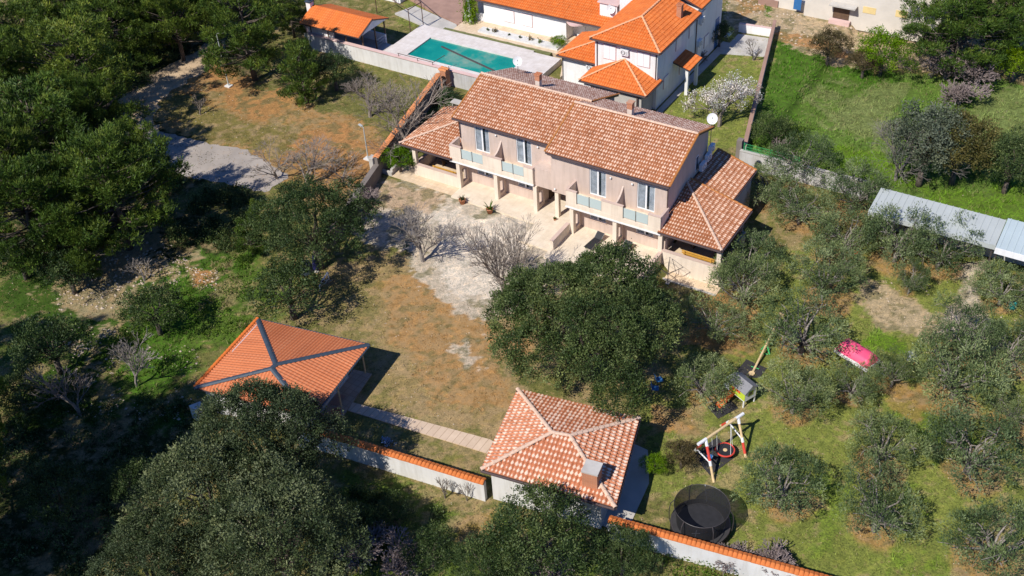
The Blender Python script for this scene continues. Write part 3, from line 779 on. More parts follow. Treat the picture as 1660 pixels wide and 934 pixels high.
bpy.data.objects['kerb']['kind'] = 'structure'
sheet('pavilion_patio', [(-9.9,-23.25),(-8.4,-22.95),(-7.0,-30.6),(-8.6,-30.8)], -.06, M['patio'], th=.3)
sheet('garden_path', [(-7.85,-25.95),(-7.65,-26.75),(3.4,-25.35),(3.4,-24.4),(2.6,-24.25)], -.075, M['pathslab'], th=.3)
sheet('side_patio', [(10.6,-19.9),(12.3,-20.0),(13.6,-22.5),(14.0,-25.6),(14.0,-26.9),(12.0,-27.0)], -.08, M['concrete'], th=.3)
# neighbour: raised pool deck with the basin let into it
PX0, PX1, PY0, PY1 = -34.5, -22.7, 17.95, 22.35
m = MB(); Z0, ZD = -.3, .5
for (a, b, c, d) in ((-37.2, PX0, 15.75, 24.6), (PX1, -19.3, 15.75, 24.3), (PX0, PX1, 15.75, PY0), (PX0, PX1, PY1, 24.6)): m.box(a, b, c, d, Z0, ZD)
tag(m.build('pool_deck', M['deck']), kind='structure')
tag(MB().box(PX0, PX1, PY0, PY1, -.3, -.1).build('pool_basin', M['concrete']), kind='structure')
tag(MB().box(PX0, PX1, PY0, PY1, -.09, .36).build('pool_water', M['water']), kind='structure')
m = MB(); m.tube([(PX0+2.2, PY0+3.3, .372), (PX1-1.6, PY0+1.2, .372)], .11, 6)
tag(m.build('pool_cover_seam', M['darksteel']), 'dark green line running lengthwise across the turquoise pool', 'pool line')
sheet('house_apron', [(-33.5,25.2),(-19.5,25.2),(-17.5,20.9),(-17.5,29.6),(-33.5,29.6)], .42, M['porchpave'], th=.6)
sheet('grass_strip', rough_edge([(-34.5,24.65),(-20.8,24.65),(-20.9,25.15),(-34.5,25.15)], .5, .04), .44, plain('strip grass', (.16,.17,.06), .95, .3, 3), th=.4)
sheet('brown_court', [g(*p, 0.2)[:2] for p in [(700,-30),(760,-30),(748,42),(660,-5)]], .2, M['courtbrown'], th=.3)
sheet('side_yard_path', [g(*p, .05)[:2] for p in [(672,10),(740,40),(745,60),(700,48),(640,22)]], .1, M['concrete'], th=.2)
sheet('back_patio', [g(*p, -.1)[:2] for p in [(1166,87),(1197,55),(1246,62),(1240,92)]], -.09, M['concrete'], th=.1)
sheet('side_walk', [(-6.3,19.2),(-5.7,19.2),(-5.4,36.3),(-6.3,36.3)], -.1, M['concrete'], th=.1)

# ------------------------------------------------------------------ the pink two storey house
house = empty('main_house', 'pink two storey house with two balconies and tiled porches at both ends', 'house')
OW = [(-14.82,-13.34,3.5,5.93),(-10.62,-9.12,3.5,5.93)]; OWR = [(-2.84,-1.32,3.5,5.93),(1.45,3.0,3.5,5.93)]
GW = [(-14.86,-13.28,1.0,2.25),(-10.65,-9.13,1.0,2.25)]; GWR = [(-2.84,-1.3,1.0,2.25),(1.45,3.0,1.0,2.25)]
ELz, ERz = 6.42, 6.58
m = MB()
wall_holes(m, -16.35, -8.3, -.4, ELz, 1.38, 1.63, OW+GW); m.box(-8.3, -6.4, 1.38, 1.63, 2.62, ELz)
wall_holes(m, -4.1, 4.05, -.4, ERz, 0, .25, OWR+GWR); m.box(-6.4, -4.1, 0, .25, 2.62, ERz)
m.box(-8.15, -6.4, .15, 1.378, 2.6, 4.4)
# gables, rear walls, cross walls
for x, pl in ((-16.35, [(1.63,-.4),(10.4,-.4),(10.4,6.42),(5.9,8.1),(1.63,6.55)]), (-6.2, [(1.63,3),(10.4,3),(10.4,6.4),(5.9,8.08),(1.63,6.6)])):
    m.extr([(x, a, b) for a, b in pl], (.25, 0, 0))
m.extr([(4.05, a, b) for a, b in [(.25,-.9),(7.7,-.9),(7.7,7.4),(4.62,8.45),(.25,6.75)]], (-.25, 0, 0))
m.extr([(-6.4, a, b) for a, b in [(.25,3),(7.7,3),(7.7,7.4),(4.62,8.45),(.25,6.75)]], (.2, 0, 0))
m.box(-16.1, -6.0, 10.15, 10.4, -.4, 6.5); m.box(-6.19, 3.8, 7.45, 7.7, -.9, 7.4)
m.box(-8.3, -8.05, 1.63, 4.5, -.4, 2.9); m.box(-4.35, -4.1, .25, 4.5, -.4, 2.9); m.box(-8.05, -4.35, 4.25, 4.5, -.1, 2.9)
m.build('wall', M['pink'], house)
MB().box(-16.1, -6.5, 1.64, 10.1, 2.95, 3.45).box(-6.19, 3.79, .26, 7.4, 2.95, 3.45).box(-16.1,-8.3,3.2,3.3,-.1,2.94).box(-4.1,3.79,2.6,2.7,-.1,2.94).box(-16.1,3.8,5.2,5.3,3.46,6.2).build('interior_floor', M['interior'], house)
for a, b, c, d in OW: french_window(house, a, b, c, d, 1.38)
for a, b, c, d in OWR: french_window(house, a, b, c, d, 0.0)
for (a, b, c, d), y in [(q, 1.38) for q in GW]+[(q, 0.0) for q in GWR]:
    o = french_window(house, a, b, c, d, y)
    MB().box(a-.08, b+.08, y-.07, y+.05, c-.06, c-.002).build('sill', M['cap'], o)
# partitions between the ground floor terraces, each with its opening; columns at their ends
def partition(x, yw, yc):
    m = MB(); a, b = x-.3, x-.02
    y0 = yc+.36
    m.box(a, b, y0, y0+.08, 0, 2.5).box(a, b, y0+.72, yw, 0, 2.5).box(a, b, y0+.08, y0+.72, 0, .42).box(a, b, y0+.08, y0+.72, 1.75, 2.5)
    return m.build('terrace_partition', M['pink'], house)
for x in (-15.76, -11.86, -7.92): partition(x, 1.378, 0)
for x in (-3.63, .34, 4.38): partition(x, -.002, -1.35)
for x, y in [(-15.76,0),(-11.86,0),(-7.92,0),(-5.88,.152),(-3.63,-1.35),(.34,-1.35),(4.38,-1.35)]:
    MB().box(x-.35, x, y, y+.35, -.1, 2.56).build('column', M['cream'], house)
# balconies
def balcony(x0, x1, y0, yw, solids, glasses, leftside=True):
    b = MB(); b.box(x0, x1, y0, yw-.002, 2.72, 3.2).build('balcony', M['cream'], house); b = [o for o in house.children if o.name.startswith('balcony')][-1]
    MB().box(x0-.03, x1+.03, y0-.05, y0+.10, 2.68, 2.80).build('edge_strip', M['white'], b)
    MB().box(x0+.17, x1-.17, y0+.17, yw-.01, 3.2, 3.24).build('balcony_floor', M['terrace'], b)
    s = MB(); c = MB()
    for a, e in solids:
        s.mark(); c.mark(); s.box(a, e, y0+.012, y0+.17, 3.2, 4.33); c.box(a-.02, e+.02, y0-.02, y0+.20, 4.33, 4.39)
    s.mark(); c.mark(); s.box(x0+.002, x0+.17, y0+.17, yw-.004, 3.2, 4.33); c.box(x0-.02, x0+.2, y0+.2, yw-.004, 4.33, 4.387)
    s.mark(); c.mark(); s.box(x1-.17, x1-.002, y0+.17, yw-.004, 3.2, 4.33); c.box(x1-.2, x1+.02, y0+.2, yw-.004, 4.33, 4.387)
    s.build('parapet', M['cream'], b); c.build('coping', M['cap'], b)
    for a, e in glasses:
        mid = (a+e)/2
        for u, v in ((a+.05, mid-.04), (mid+.04, e-.05)): MB().box(u, v, y0+.08, y0+.095, 3.3, 4.2).build('glass_panel', M['frost'], b)
        p = MB()
        for u in (a+.02, mid, e-.02): p.mark().box(u-.025, u+.025, y0+.06, y0+.115, 3.21, 4.26)
        p.build('rail_post', M['steel'], b)
    return b
balcony(-16.6, -8.15, -.12, 1.38, [(-16.58,-15.4),(-13.15,-11.25),(-9.05,-8.17)], [(-15.4,-13.15),(-11.25,-9.05)])
balcony(-4.24, 4.26, -1.5, 0, [(-4.22,-3.25),(-.96,.95),(3.17,4.24)], [(-3.25,-.96),(.95,3.17)])
def fin(x, yw, y0):
    pts = [(x, yw-.003, 3.245)]; n = 8
    pts.append((x, y0+.2, 3.245)); pts.append((x, y0+.2, 4.33))
    for i in range(n+1):
        t = i/n; pts.append((x, y0+.2+(yw-.003-y0-.2)*t, 4.34+ .85*t**2.2))
    return MB().extr(pts, (.14, 0, 0)).build('balcony_screen', M['pink'], house)
fin(-12.2, 1.38, -.12); fin(.14, 0, -1.5)
# half walls round the right terrace and porches
def halfwall(name, x0, x1, y0, y1, zb, zt, mat='cream'):
    o = MB().box(x0, x1, y0, y1, zb, zt-.06).build(name, M[mat], house)
    MB().box(x0-.03, x1+.03, y0-.03, y1+.03, zt-.06, zt).build('coping', M['cap'], o); return o
halfwall('terrace_wall', -4.28, -4.0, -4.1, -1.36, -.6, 1.0)
halfwall('terrace_wall', 4.18, 4.42, -5.2, -1.36, -1.2, 1.0)
# left porch
o = halfwall('porch_wall', -20.48, -16.12, .002, .25, -.3, 1.15)
halfwall('porch_wall', -20.8, -20.55, .36, 4.6, -.3, 1.15)
MB().box(-20.83, -20.48, 0, .35, -.3, 3.0).box(-20.83,-20.48,4.62,4.97,-.3,3.0).build('column', M['cream'], house)
MB().box(-20.7, -16.36, 4.98, 5.15, -.3, 3.05).build('porch_back_wall', M['brick'], house)
MB().box(-20.5, -16.36, .26, 4.95, -.3, -.02).build('porch_floor', M['porchpave'], house)
# right porch
halfwall('porch_wall', 4.42, 9.0, -1.35, -1.12, -1.2, 1.17)
halfwall('porch_wall', 9.06, 9.3, -.99, 4.0, -1.2, 1.17)
MB().box(9.0, 9.36, -1.351, -1.0, -1.2, 3.0).build('column', M['cream'], house)
MB().extr([(4.06,4.0,-.9),(9.0,4.0,-.9),(9.0,4.0,2.95),(4.06,4.0,4.2)],(0,.2,0)).box(4.06,7.4,4.21,9.7,-.9,3.05).build('annex_wall', M['pink'], house)
MB().box(4.32, 9.05, -1.11, 3.99, -.9, -.02).build('porch_floor', M['porchpave'], house)
# roofs -------------------------------------------------
rs = MB()
LL, LR_, RL, RR = -16.75, -5.75, -6.68, 4.40
zl0, zlr, yl0, ylr, ylb = 6.46, 8.27, .95, 5.92, 10.85
zr0, zrr, yr0, yrr, yrb, zrb = 6.66, 8.60, -.45, 4.66, 7.95, 7.50
P1 = [(LL,yl0,zl0),(LR_,yl0,zl0),(LR_,ylr,zlr),(LL,ylr,zlr)]; P2 = [(LR_,ylb,zl0),(LL,ylb,zl0),(LL,ylr,zlr),(LR_,ylr,zlr)]
P3 = [(RL,yr0,zr0),(RR,yr0,zr0),(RR,yrr,zrr),(RL,yrr,zrr)]; P4 = [(RR,yrb,zrb),(RL,yrb,zrb),(RL,yrr,zrr),(RR,yrr,zrr)]
T = Tiles(1)
P1t = [(LL,yl0,zl0),(RL+.02,yl0,zl0),(RL+.02,4.6,zl0+(4.6-yl0)*.3642),(LR_,4.6,zl0+(4.6-yl0)*.3642),(LR_,ylr,zlr),(LL,ylr,zlr)]
T.plane(P1t, cw=.225, cl=.36); T.plane(P3, cw=.225, cl=.36); TN = Tiles(11); TN.plane(P4, cw=.225, cl=.36); TN.plane(P2, cw=.225, cl=.36)
slab(rs, [(LL,yl0,zl0),(RL,yl0,zl0),(RL,ylr,zlr),(LL,ylr,zlr)]); slab(rs, [(RL+.005,4.4,zl0+(4.4-yl0)*.3642),(LR_,4.4,zl0+(4.4-yl0)*.3642),(LR_,ylr,zlr),(RL+.005,ylr,zlr)])
slab(rs, P2); slab(rs, P3); slab(rs, P4)
rf = rs.build('roof', M['gutter'], house); T.build('roof_tiles', M['tile_old'], rf); TN.build('roof_tiles', M['tile_rear_lightened'], rf)
c = MB(); caps(c, (LL,ylr,zlr+.05), (LR_,ylr,zlr+.05)); caps(c, (RL,yrr,zrr+.05), (RR,yrr,zrr+.05)); c.build('ridge_tiles', M['mortar'], rf)
c = MB(); caps(c, (RR,yr0,zr0+.04), (RR,yrr,zrr+.04), .1); caps(c, (RL,yr0,zr0+.05), (RL,yrr,zrr+.05), .1); caps(c, (LL,yl0,zl0+.04), (LL,ylr,zlr+.04), .1); caps(c,(RR,yrb,zrb+.04),(RR,yrr,zrr+.04),.1); caps(c,(LR_,ylb,zl0+.04),(LR_,ylr,zlr+.04),.1)
c.build('verge_tiles', M['verge'], rf)
gm = MB(); gutter(gm, (LL,yl0-.07,zl0-.1), (RL-.05,yl0-.07,zl0-.1)); gutter(gm, (RL+.25,yr0-.07,zr0-.1), (RR,yr0-.07,zr0-.1)); gutter(gm,(RR,yrb+.07,zrb-.1),(LR_,yrb+.07,zrb-.1))
gm.mark(); gm.tube([(4.12,-.1,6.5),(4.12,-.06,3.3)], .045, 6); gm.mark(); gm.tube([(-16.3,1.25,6.4),(-16.3,1.3,4.4)], .045, 6); gm.build('gutter', M['gutter'], rf)
MB().box(LL+.1,RL-.02,1.1,1.379,6.2,6.40).box(RL+.2,RR-.15,-.3,-.002,6.36,6.56).build('eave_board', M['gutter'], rf)
# left porch roof
def lean_hip(eaves, T, S_, C_):
    pass
xl, yl, ze, xw, zt = -22.0, -.2, 3.03, -16.36, 4.62
hx = 5.2
A=(xl,yl,ze); B=(xw,yl,ze); Hh=(xw,yl+hx,zt)
T = Tiles(2); T.plane([A,B,Hh,(xw-.45,yl+hx,zt)], cw=.225, cl=.36); T.plane([(xl,7.0,ze),A,(xw-.45,yl+hx,zt),(xw-.45,7.0,zt)], cw=.225, cl=.36)
rs = MB(); slab(rs,[A,B,Hh,(xw-.45,yl+hx,zt)]); slab(rs,[(xl,7.0,ze),A,(xw-.45,yl+hx,zt),(xw-.45,7.0,zt)]); slab(rs,[(xw-.45,yl+hx,zt),Hh,(xw,7.0,zt),(xw-.45,7.0,zt)])
rf = rs.build('porch_roof', M['gutter'], house); T.build('roof_tiles', M['tile_old'], rf)
c = MB(); caps(c, (xl,yl,ze+.06), (xw-.45,yl+hx,zt+.06), .11); c.build('hip_tiles', M['mortar'], rf)
gm = MB(); gutter(gm,(xl,yl-.06,ze-.1),(xw-.1,yl-.06,ze-.1)); gm.build('gutter', M['gutter'], rf)
# right porch and rear annex roofs
xw, xe, ze, zt, y0, y1 = 4.07, 9.45, 3.06, 4.47, -1.62, 4.4
A=(xw+.3,y0,ze); B=(xe,y0,ze); top=(xw,3.75,zt)
T = Tiles(3); T.plane([(xw,y0,ze),B,top], cw=.225, cl=.36); T.plane([B,(xe,y1,ze),(xw,y1,zt),top], cw=.225, cl=.36)
x2, zt2, y2 = 7.62, 4.22, 9.95
T.plane([(x2,y1-.2,3.1),(x2,y2,3.1),(xw,y2,zt2),(xw,y1-.2,zt2)], cw=.225, cl=.36)
rs = MB(); slab(rs,[(xw,y0,ze),B,top]); slab(rs,[B,(xe,y1,ze),(xw,y1,zt),top]); slab(rs,[(x2,y1+.02,3.1),(x2,y2,3.1),(xw,y2,zt2),(xw,y1+.02,zt2)])
rf = rs.build('porch_roof', M['gutter'], house); T.build('roof_tiles', M['tile_old'], rf)
c = MB(); caps(c, (xe,y0,ze+.06), (xw,3.75,zt+.06), .11); c.build('hip_tiles', M['mortar'], rf)
c = MB(); caps(c, (xe,y1,ze+.04), (xw,y1,zt+.04), .09); caps(c,(x2,y2,3.14),(xw,y2,zt2+.04),.09); c.build('verge_tiles', M['verge'], rf)
gm = MB(); gutter(gm,(xw+.35,y0-.06,ze-.1),(xe,y0-.06,ze-.1)); gutter(gm,(xe+.06,y0,ze-.1),(xe+.06,y1,ze-.1)); gutter(gm,(x2+.06,y1,3.0),(x2+.06,y2,3.0)); gm.build('gutter', M['gutter'], rf)
# chimneys
def chimney(parent, x, y, zb, zt, w=.46, brick=True):
    o = MB().box(x-w/2, x+w/2, y-w/2, y+w/2, zb, zt-.6).build('chimney', M['brickwhite'], parent)
    MB().box(x-w/2-.02, x+w/2+.02, y-w/2-.02, y+w/2+.02, zt-.6, zt-.1).build('brick_top', M['brick'], o)
    MB().box(x-w/2-.07, x+w/2+.07, y-w/2-.07, y+w/2+.07, zt-.1, zt).build('cap', M['brick'], o); return o
chimney(house, -11.2, 6.35, 7.4, 9.4,.42); chimney(house, -1.75, 5.05, 7.9, 9.75,.42)
# gable side: air conditioners, slit window, satellite dish
def air_con(parent, c, face='x', w=.85, h=.6, d=.32, col='blueac'):
    x, y, z = c
    if face == 'x':
        o = MB().box(x, x+d, y, y+w, z, z+h).build('air_conditioner', M['whiteplastic'], parent)
        MB().ring((x+d+.012, y+w*.38, z+h/2), .2, .025, 16, 4, 'x').build('fan_guard', M['steel'], o)
        MB().box(x-.15, x+d, y+.08, y+.12, z-.06, z-.002).box(x-.15, x+d, y+w-.12, y+w-.08, z-.06, z-.002).build('bracket', M['steel'], o)
    else:
        o = MB().box(x, x+w, y-d, y, z, z+h).build('air_conditioner', M['whiteplastic'], parent)
        MB().ring((x+w*.38, y-d-.012, z+h/2), .2, .03, 16, 4, 'y').build('fan_guard', M['darksteel'], o)
        f = MB()
        for k in range(4): f.cbox((x+w*.38, y-d-.01, z+h/2), (.34, .015, .02), 0).box(x+w*.7, x+w*.92, y-d-.01, y-d, z+.1+.1*k, z+.13+.1*k)
        f.build('grille', M['steel'], o)
    return o
air_con(house, (4.2, 5.75, 4.45)); air_con(house, (4.2, 6.85, 4.75), w=.8); air_con(house, (4.2, 8.0-.55, 5.3), w=.75, h=.55)
o = MB().box(4.052, 4.09, 5.3, 5.85, 4.6, 5.95).build('window', M['frame'], house); MB().box(4.092, 4.10, 5.36, 5.79, 4.66, 5.89).build('pane', M['darkglass'], o)
def dish(parent, base, top, r, face, name='satellite_dish', pole=True):
    bx, by, bz = base; f = np.array(face, float); f /= np.linalg.norm(f); s = np.cross(f, [0, 0, 1]); s /= np.linalg.norm(s); u = np.cross(s, f)
    m = MB(); n = 20; ctr = np.array([bx, by, top])+f*.1
    rings = [(0, -.12), (.35, -.105), (.7, -.06), (1, 0)]; base_i = len(m.v)
    for (q, dp) in rings:
        for k in range(n):
            a = 2*pi*k/n; m.v.append(tuple(ctr+s*r*q*cos(a)+u*r*1.08*q*sin(a)+f*dp*r*2))
    for i in range(3):
        for k in range(n): m.f.append((i*n+k, i*n+(k+1) % n, (i+1)*n+(k+1) % n, (i+1)*n+k))
    o = m.build(name, M['whiteplastic'], parent, True)
    MB().tube([(bx, by, bz), (bx, by, top+.1)], .03, 6).build('mast', M['steel'], o)
    MB().tube([ctr-u*r, ctr-u*r*.6+f*r*1.1], .015, 4).cbox(tuple(ctr-u*r*.5+f*r*1.15), (.09, .09, .14)).build('receiver', M['whiteplastic'], o)
    return o
dish(house, (4.25, 7.75, 5.0), 8.35, .43, (.35, -.85, .35))
dish(house, (-15.1, 9.3, 6.9), 8.3, .42, (.45, -.85, .3))
for (x, y, z) in [(-12.57,1.38,5.65),(-8.41,1.38,5.65),(-.87,0,5.7),(1.05,0,5.7),(-6.05,0,3.0)]:
    MB().lathe([(0.0,-.09),(.07,-.06),(.09,0),(.07,.05),(0,.08)], (x, y-.1, z), 10).build('wall_lamp', M['whiteplastic'], house, True)
MB().box(-8.04,-7.9,2.2,3.1,0,2.1).build('entrance_door', M['darkwood'], house)

# ------------------------------------------------------------------ furniture round the house
def picnic(name, label, x0, x1, yc, z, cat='table'):
    t = empty(name, label, cat, ((x0+x1)/2, yc, z)); L = (x1-x0)/2
    m = MB()
    for k in range(4): m.box(-L, L, -.34+.175*k, -.18+.175*k, .72, .76)
    m.build('table_top', M['darkwood'], t)
    for sx in (-1, 1):
        MB().box(sx*L*.75-.04, sx*L*.75+.04, -.3, .3, 0, .72).build('trestle', M['darkwood'], t)
    return t
def bench(name, label, x0, x1, yc, z, group=None):
    t = empty(name, label, 'bench', ((x0+x1)/2, yc, z), 0, group); L = (x1-x0)/2
    MB().box(-L, L, -.2, -.02, .42, .47).box(-L, L, .02, .2, .42, .47).build('seat', M['wood'], t)
    b = MB(); b.box(-L-.1, L+.1, .22, .27, .56, .67).box(-L-.1, L+.1, .22, .27, .74, .86).build('backrest', M['wood'], t)
    for sx in (-1, 1):
        MB().box(sx*L*.88-.05, sx*L*.88+.05, .275, .35, 0, .88).box(sx*L*.88-.05, sx*L*.88+.05, -.24, .274, .34, .415).box(sx*L*.88-.05, sx*L*.88+.05, -.24, -.16, 0, .34).build('leg', M['wood'], t)
    return t
picnic('dining_table', 'dark wooden table inside the left porch behind its yellow bench', -19.6, -17.0, 2.5, -.02)
bench('bench', 'varnished yellow pine bench just behind the low wall of the left porch', -19.3, -17.0, 1.25, -.02).rotation_euler = (0, 0, pi)
picnic('dining_table', 'dark wooden table inside the right porch behind its yellow bench', 5.6, 8.3, 1.7, -.02)
b = bench('bench', 'varnished yellow pine bench just behind the low wall of the right porch', 5.7, 8.3, .1, -.02); b.rotation_euler = (0, 0, pi)
bpy.data.objects['bench'].location.y = 1.15
def potted(x, y, z, r, kind, label):
    t = empty('potted_plant', label, 'potted plant', (x, y, z))
    MB().lathe([(0,0),(r*.7,0),(r,r*1.4),(r*1.08,r*1.4),(r*1.08,r*1.6),(r*.92,r*1.6),(r*.88,r*1.3),(0,r*1.3)], n=14).build('pot', M['terracotta'], t, True)
    rng = np.random.default_rng(int(abs(x)*10)); m = MB()
    n = 16 if kind == 'aloe' else 30
    for i in range(n):
        a = rng.uniform(0, 2*pi); L = r*(3.2 if kind == 'aloe' else 2.0)*rng.uniform(.7, 1.1); el = rng.uniform(.3, 1.2)
        d = np.array([cos(a)*cos(el), sin(a)*cos(el), sin(el)]); s = np.array([-sin(a), cos(a), 0])*(.05 if kind == 'aloe' else .03)
        p = np.array([0, 0, r*1.3]); q = p+d*L*.6; e = p+d*L-[0, 0, L*.12]
        m.face([p-s, p+s, q+s*.8, q-s*.8]); m.face([q-s*.8, q+s*.8, e])
    m.build('foliage', M['greenleaf' if kind != 'grey' else 'oliveleaf'], t); return t
potted(-14.5, -1.75, -.15, .3, 'grey', 'terracotta pot with a grey leaved plant at the terrace edge, nearer the left porch')
potted(-11.6, -1.85, -.15, .3, 'aloe', 'terracotta pot with a spiky aloe in front of the terrace')
potted(-6.0, -.35, 0, .12, 'small', 'tiny potted plant at the foot of the slim entrance column')
potted(-4.9, 1.7, 0, .26, 'leafy', 'large pot with a leafy plant inside the shaded entrance')
def lounger(x, y, z, rz, label):
    t = empty('sun_lounger', label, 'sun lounger', (x, y, z), rz, 'sun loungers on the right terrace')
    m = MB(); m.box(-.33, .33, -1.25, .25, .28, .30); m.build('seat', M['black'], t)
    MB().cbox((0, .52, .46), (.66, .66, .02), 0, radians(38)).build('backrest', M['black'], t)
    f = MB()
    for s in (-1, 1): f.tube([(s*.34, -1.28, .28), (s*.34, .27, .28), (s*.34, .8, .68)], .018, 6)
    f.build('frame', M['steel'], t)
    for s in (-1, 1):
        for yy in (-1.0, .2): MB().tube([(s*.34, yy, .28), (s*.34, yy-.05, 0)], .016, 6).build('leg', M['steel'], t)
    return t
lounger(-1.4, -1.6, 0, radians(-6), 'grey mesh sun lounger on the right terrace, left of the middle column')
lounger(1.2, -1.6, 0, radians(-4), 'grey mesh sun lounger on the right terrace, right of the middle column')
# rotary dryer and hammock stand look-alike: pole with crossed arms and lines
def rotary(x, y, z):
    t = empty('rotary_dryer', 'collapsible rotary clothes dryer with crossed arms and thin lines by the right porch wall', 'clothes dryer', (x, y, z))
    MB().tube([(0, 0, 0), (0, 0, 2.1)], .03, 8).build('pole', M['darksteel'], t)
    for a in (20, 110, 200, 290):
        r = radians(a); MB().tube([(0, 0, 1.0), (1.15*cos(r), 1.15*sin(r), 1.75)], .028, 5).build('arm', M['darksteel'], t)
    l = MB()
    for q in (.5, .75, 1.0):
        pts = [(1.15*q*cos(radians(a)), 1.15*q*sin(radians(a)), 1.0+.75*q) for a in (20, 110, 200, 290, 20)]
        l.tube(pts, .010, 3)
    for a in (20, 110, 200, 290): l.tube([(0, 0, 2.1), (1.15*cos(radians(a)), 1.15*sin(radians(a)), 1.75)], .006, 3)
    l.build('line', M['steel'], t)
    MB().cbox((0, 0, .04), (.3, .3, .1)).build('foot', M['concrete'], t)
rotary(5.65, -2.75, -.75)
m = MB()
for a in np.linspace(0, 1, 9): m.tube([(-9.0+1.1*a, -2.9-.3*a, -.15), (-9.0+1.1*a, -2.9-.3*a, .85)], .012, 4)
fe = empty('mesh_panel', 'small upright wire mesh panel at the terrace edge beside the steps', 'mesh panel', (0,0,0))
m.build('wire', M['steel'], fe); MB().tube([(-9.0,-2.9,-.15),(-9.0,-2.9,.85),(-7.9,-3.2,.85),(-7.9,-3.2,-.15)], .02, 5).build('frame', M['steel'], fe)

# ------------------------------------------------------------------ front pavilion with the ribbed orange roof and blue grey hips
pav = empty('garden_pavilion', 'garden building with a ribbed orange hip roof edged in blue grey flashing', 'pavilion')
A=np.array([-17.5,-24.35,2.5]); B=np.array([-8.45,-22.65,2.5]); D=np.array([-16.5,-32.0,2.5]); Cc=B+(D-A); AP=np.array([-11.75,-28.55,3.72])
AP=np.array([-12.05,-28.3,3.62])
mid=(D+Cc)/2; AP2=np.array([-11.5,-31.0,3.55])*0+ (AP+(mid-AP)*.15); AP2[2]=AP[2]
T = Tiles(4); kw = dict(cw=.25, cl=.35, amp=.055, step=0, grow=0)
T.plane([B,A,AP], **kw); T.plane([A,D,AP2,AP], **kw); T.plane([Cc,B,AP,AP2], **kw); T.plane([D,Cc,AP2], **kw)
rs = MB()
for P in ([B,A,AP],[A,D,AP2,AP],[Cc,B,AP,AP2],[D,Cc,AP2]): slab(rs, P, .1)
rf = rs.build('roof', M['gutter'], pav); T.build('roof_tiles', M['tile_ribbed'], rf)
fl = MB()
def flash(m, a, b, w=.19, lift=.085):
    a = np.array(a); b = np.array(b); d = (b-a)/np.linalg.norm(b-a); s = np.cross(d, [0, 0, 1.0]); s /= np.linalg.norm(s)
    pr_ = [(-w, -.045), (-w*.3, .02), (w*.3, .02), (w, -.045)]
    for (u0, h0), (u1, h1) in zip(pr_[:-1], pr_[1:]):
        m.extr([a+s*u0+[0,0,lift+h0], a+s*u1+[0,0,lift+h1], b+s*u1+[0,0,lift+h1], b+s*u0+[0,0,lift+h0]], (0, 0, -.02))
for a, b in ((A,AP),(B,AP),(D,AP2),(Cc,AP2),(AP,AP2)): flash(fl, a, b)
fl.build('hip_flashing', M['slate'], rf)
gm = MB(); gm.mark(); gm.tube([A+[0,.06,-.03],B+[0,.06,-.03]], .06, 6); gm.mark(); gm.tube([B+[.06,0,-.04],Cc+[.06,0,-.04]], .06, 6); gm.build('gutter', M['slate'], rf)
c = MB(); caps(c, A+[-.02,0,.05], D+[-.02,0,.05], .13, .3); c.build('edge_tiles', M['tile_orange'], rf)
fl = MB(); flash(fl, A+(D-A)*.08+[.42,0,.14], A+(D-A)*.48+[.42,0,.14], .05, .0); fl.build('snow_rail', M['whiteplastic'], rf)
i = (A+Cc)/2
w0 = [A+(i-A)*.1, D+(i-D)*.1, Cc+(i-Cc)*.3, B+(i-B)*.3]
MB().extr([(p[0],p[1],-.2) for p in w0], (0,0,2.62)).build('wall', M['whitewall'], pav)
for q in (B+(i-B)*.1, B+(Cc-B)*.5+(i-B)*.06): MB().tube([(q[0],q[1],-.1),(q[0],q[1],2.45)], .06, 8).build('post', M['log'], pav)
MB().extr([(-16.9,-32.6,-.2),(-16.5,-31.9,-.2),(-16.0,-32.0,-.2),(-16.2,-32.7,-.2)],(0,0,1.3)).build('stone_corner', M['whitewall'], pav)
o = MB().lathe([(0,0),(.3,0),(.36,.5),(.38,.55),(.3,.55),(.28,.45),(0,.45)],(-7.95,-27.6,-.1),14).build('flower_pot', M['terracotta']); tag(o,'empty round terracotta pot on the shaded patio, nearer the garden path','pot')
o = MB().lathe([(0,0),(.34,0),(.38,.55),(.3,.55),(.28,.45),(0,.45)],(-7.9,-28.6,-.1),14).build('flower_pot', M['darkwood']); tag(o,'dark round planter on the shaded patio, nearer the boundary wall','pot')
o = MB().cbox((-8.9,-26.3,-.04),(.7,1.1,.03),.15).build('door_mat', M['courtbrown']); tag(o,'dark red mat on the shaded patio beside the orange roofed pavilion','mat')

# ------------------------------------------------------------------ small white house with the pale tiled hip roof and brick chimney
sh = empty('guest_house', 'small white outbuilding with a pale mottled hip roof and a square brick chimney', 'house')
A=np.array([3.5,-21.85,2.95]); B=np.array([11.75,-20.35,2.95]); Cc=np.array([13.75,-27.6,2.95]); D=np.array([5.15,-28.95,2.95])
R1=np.array([8.1,-25.2,4.25]); R2=np.array([9.2,-24.9,4.25])
T = Tiles(5); kw = dict(cw=.27, cl=.40, amp=.075, step=.05)
for P in ([B,A,R1,R2],[A,D,R1],[D,Cc,R2,R1],[Cc,B,R2]): T.plane(P, **kw)
rs = MB()
for P in ([B,A,R1,R2],[A,D,R1],[D,Cc,R2,R1],[Cc,B,R2]): slab(rs, P, .12)
rf = rs.build('roof', M['gutter'], sh); T.build('roof_tiles', M['tile_light'], rf)
c = MB()
for a, b in ((A,R1),(B,R2),(Cc,R2),(D,R1),(R1,R2)): caps(c, a+[0,0,.06], b+[0,0,.06], .13)
c.build('hip_tiles', M['mortar'], rf)
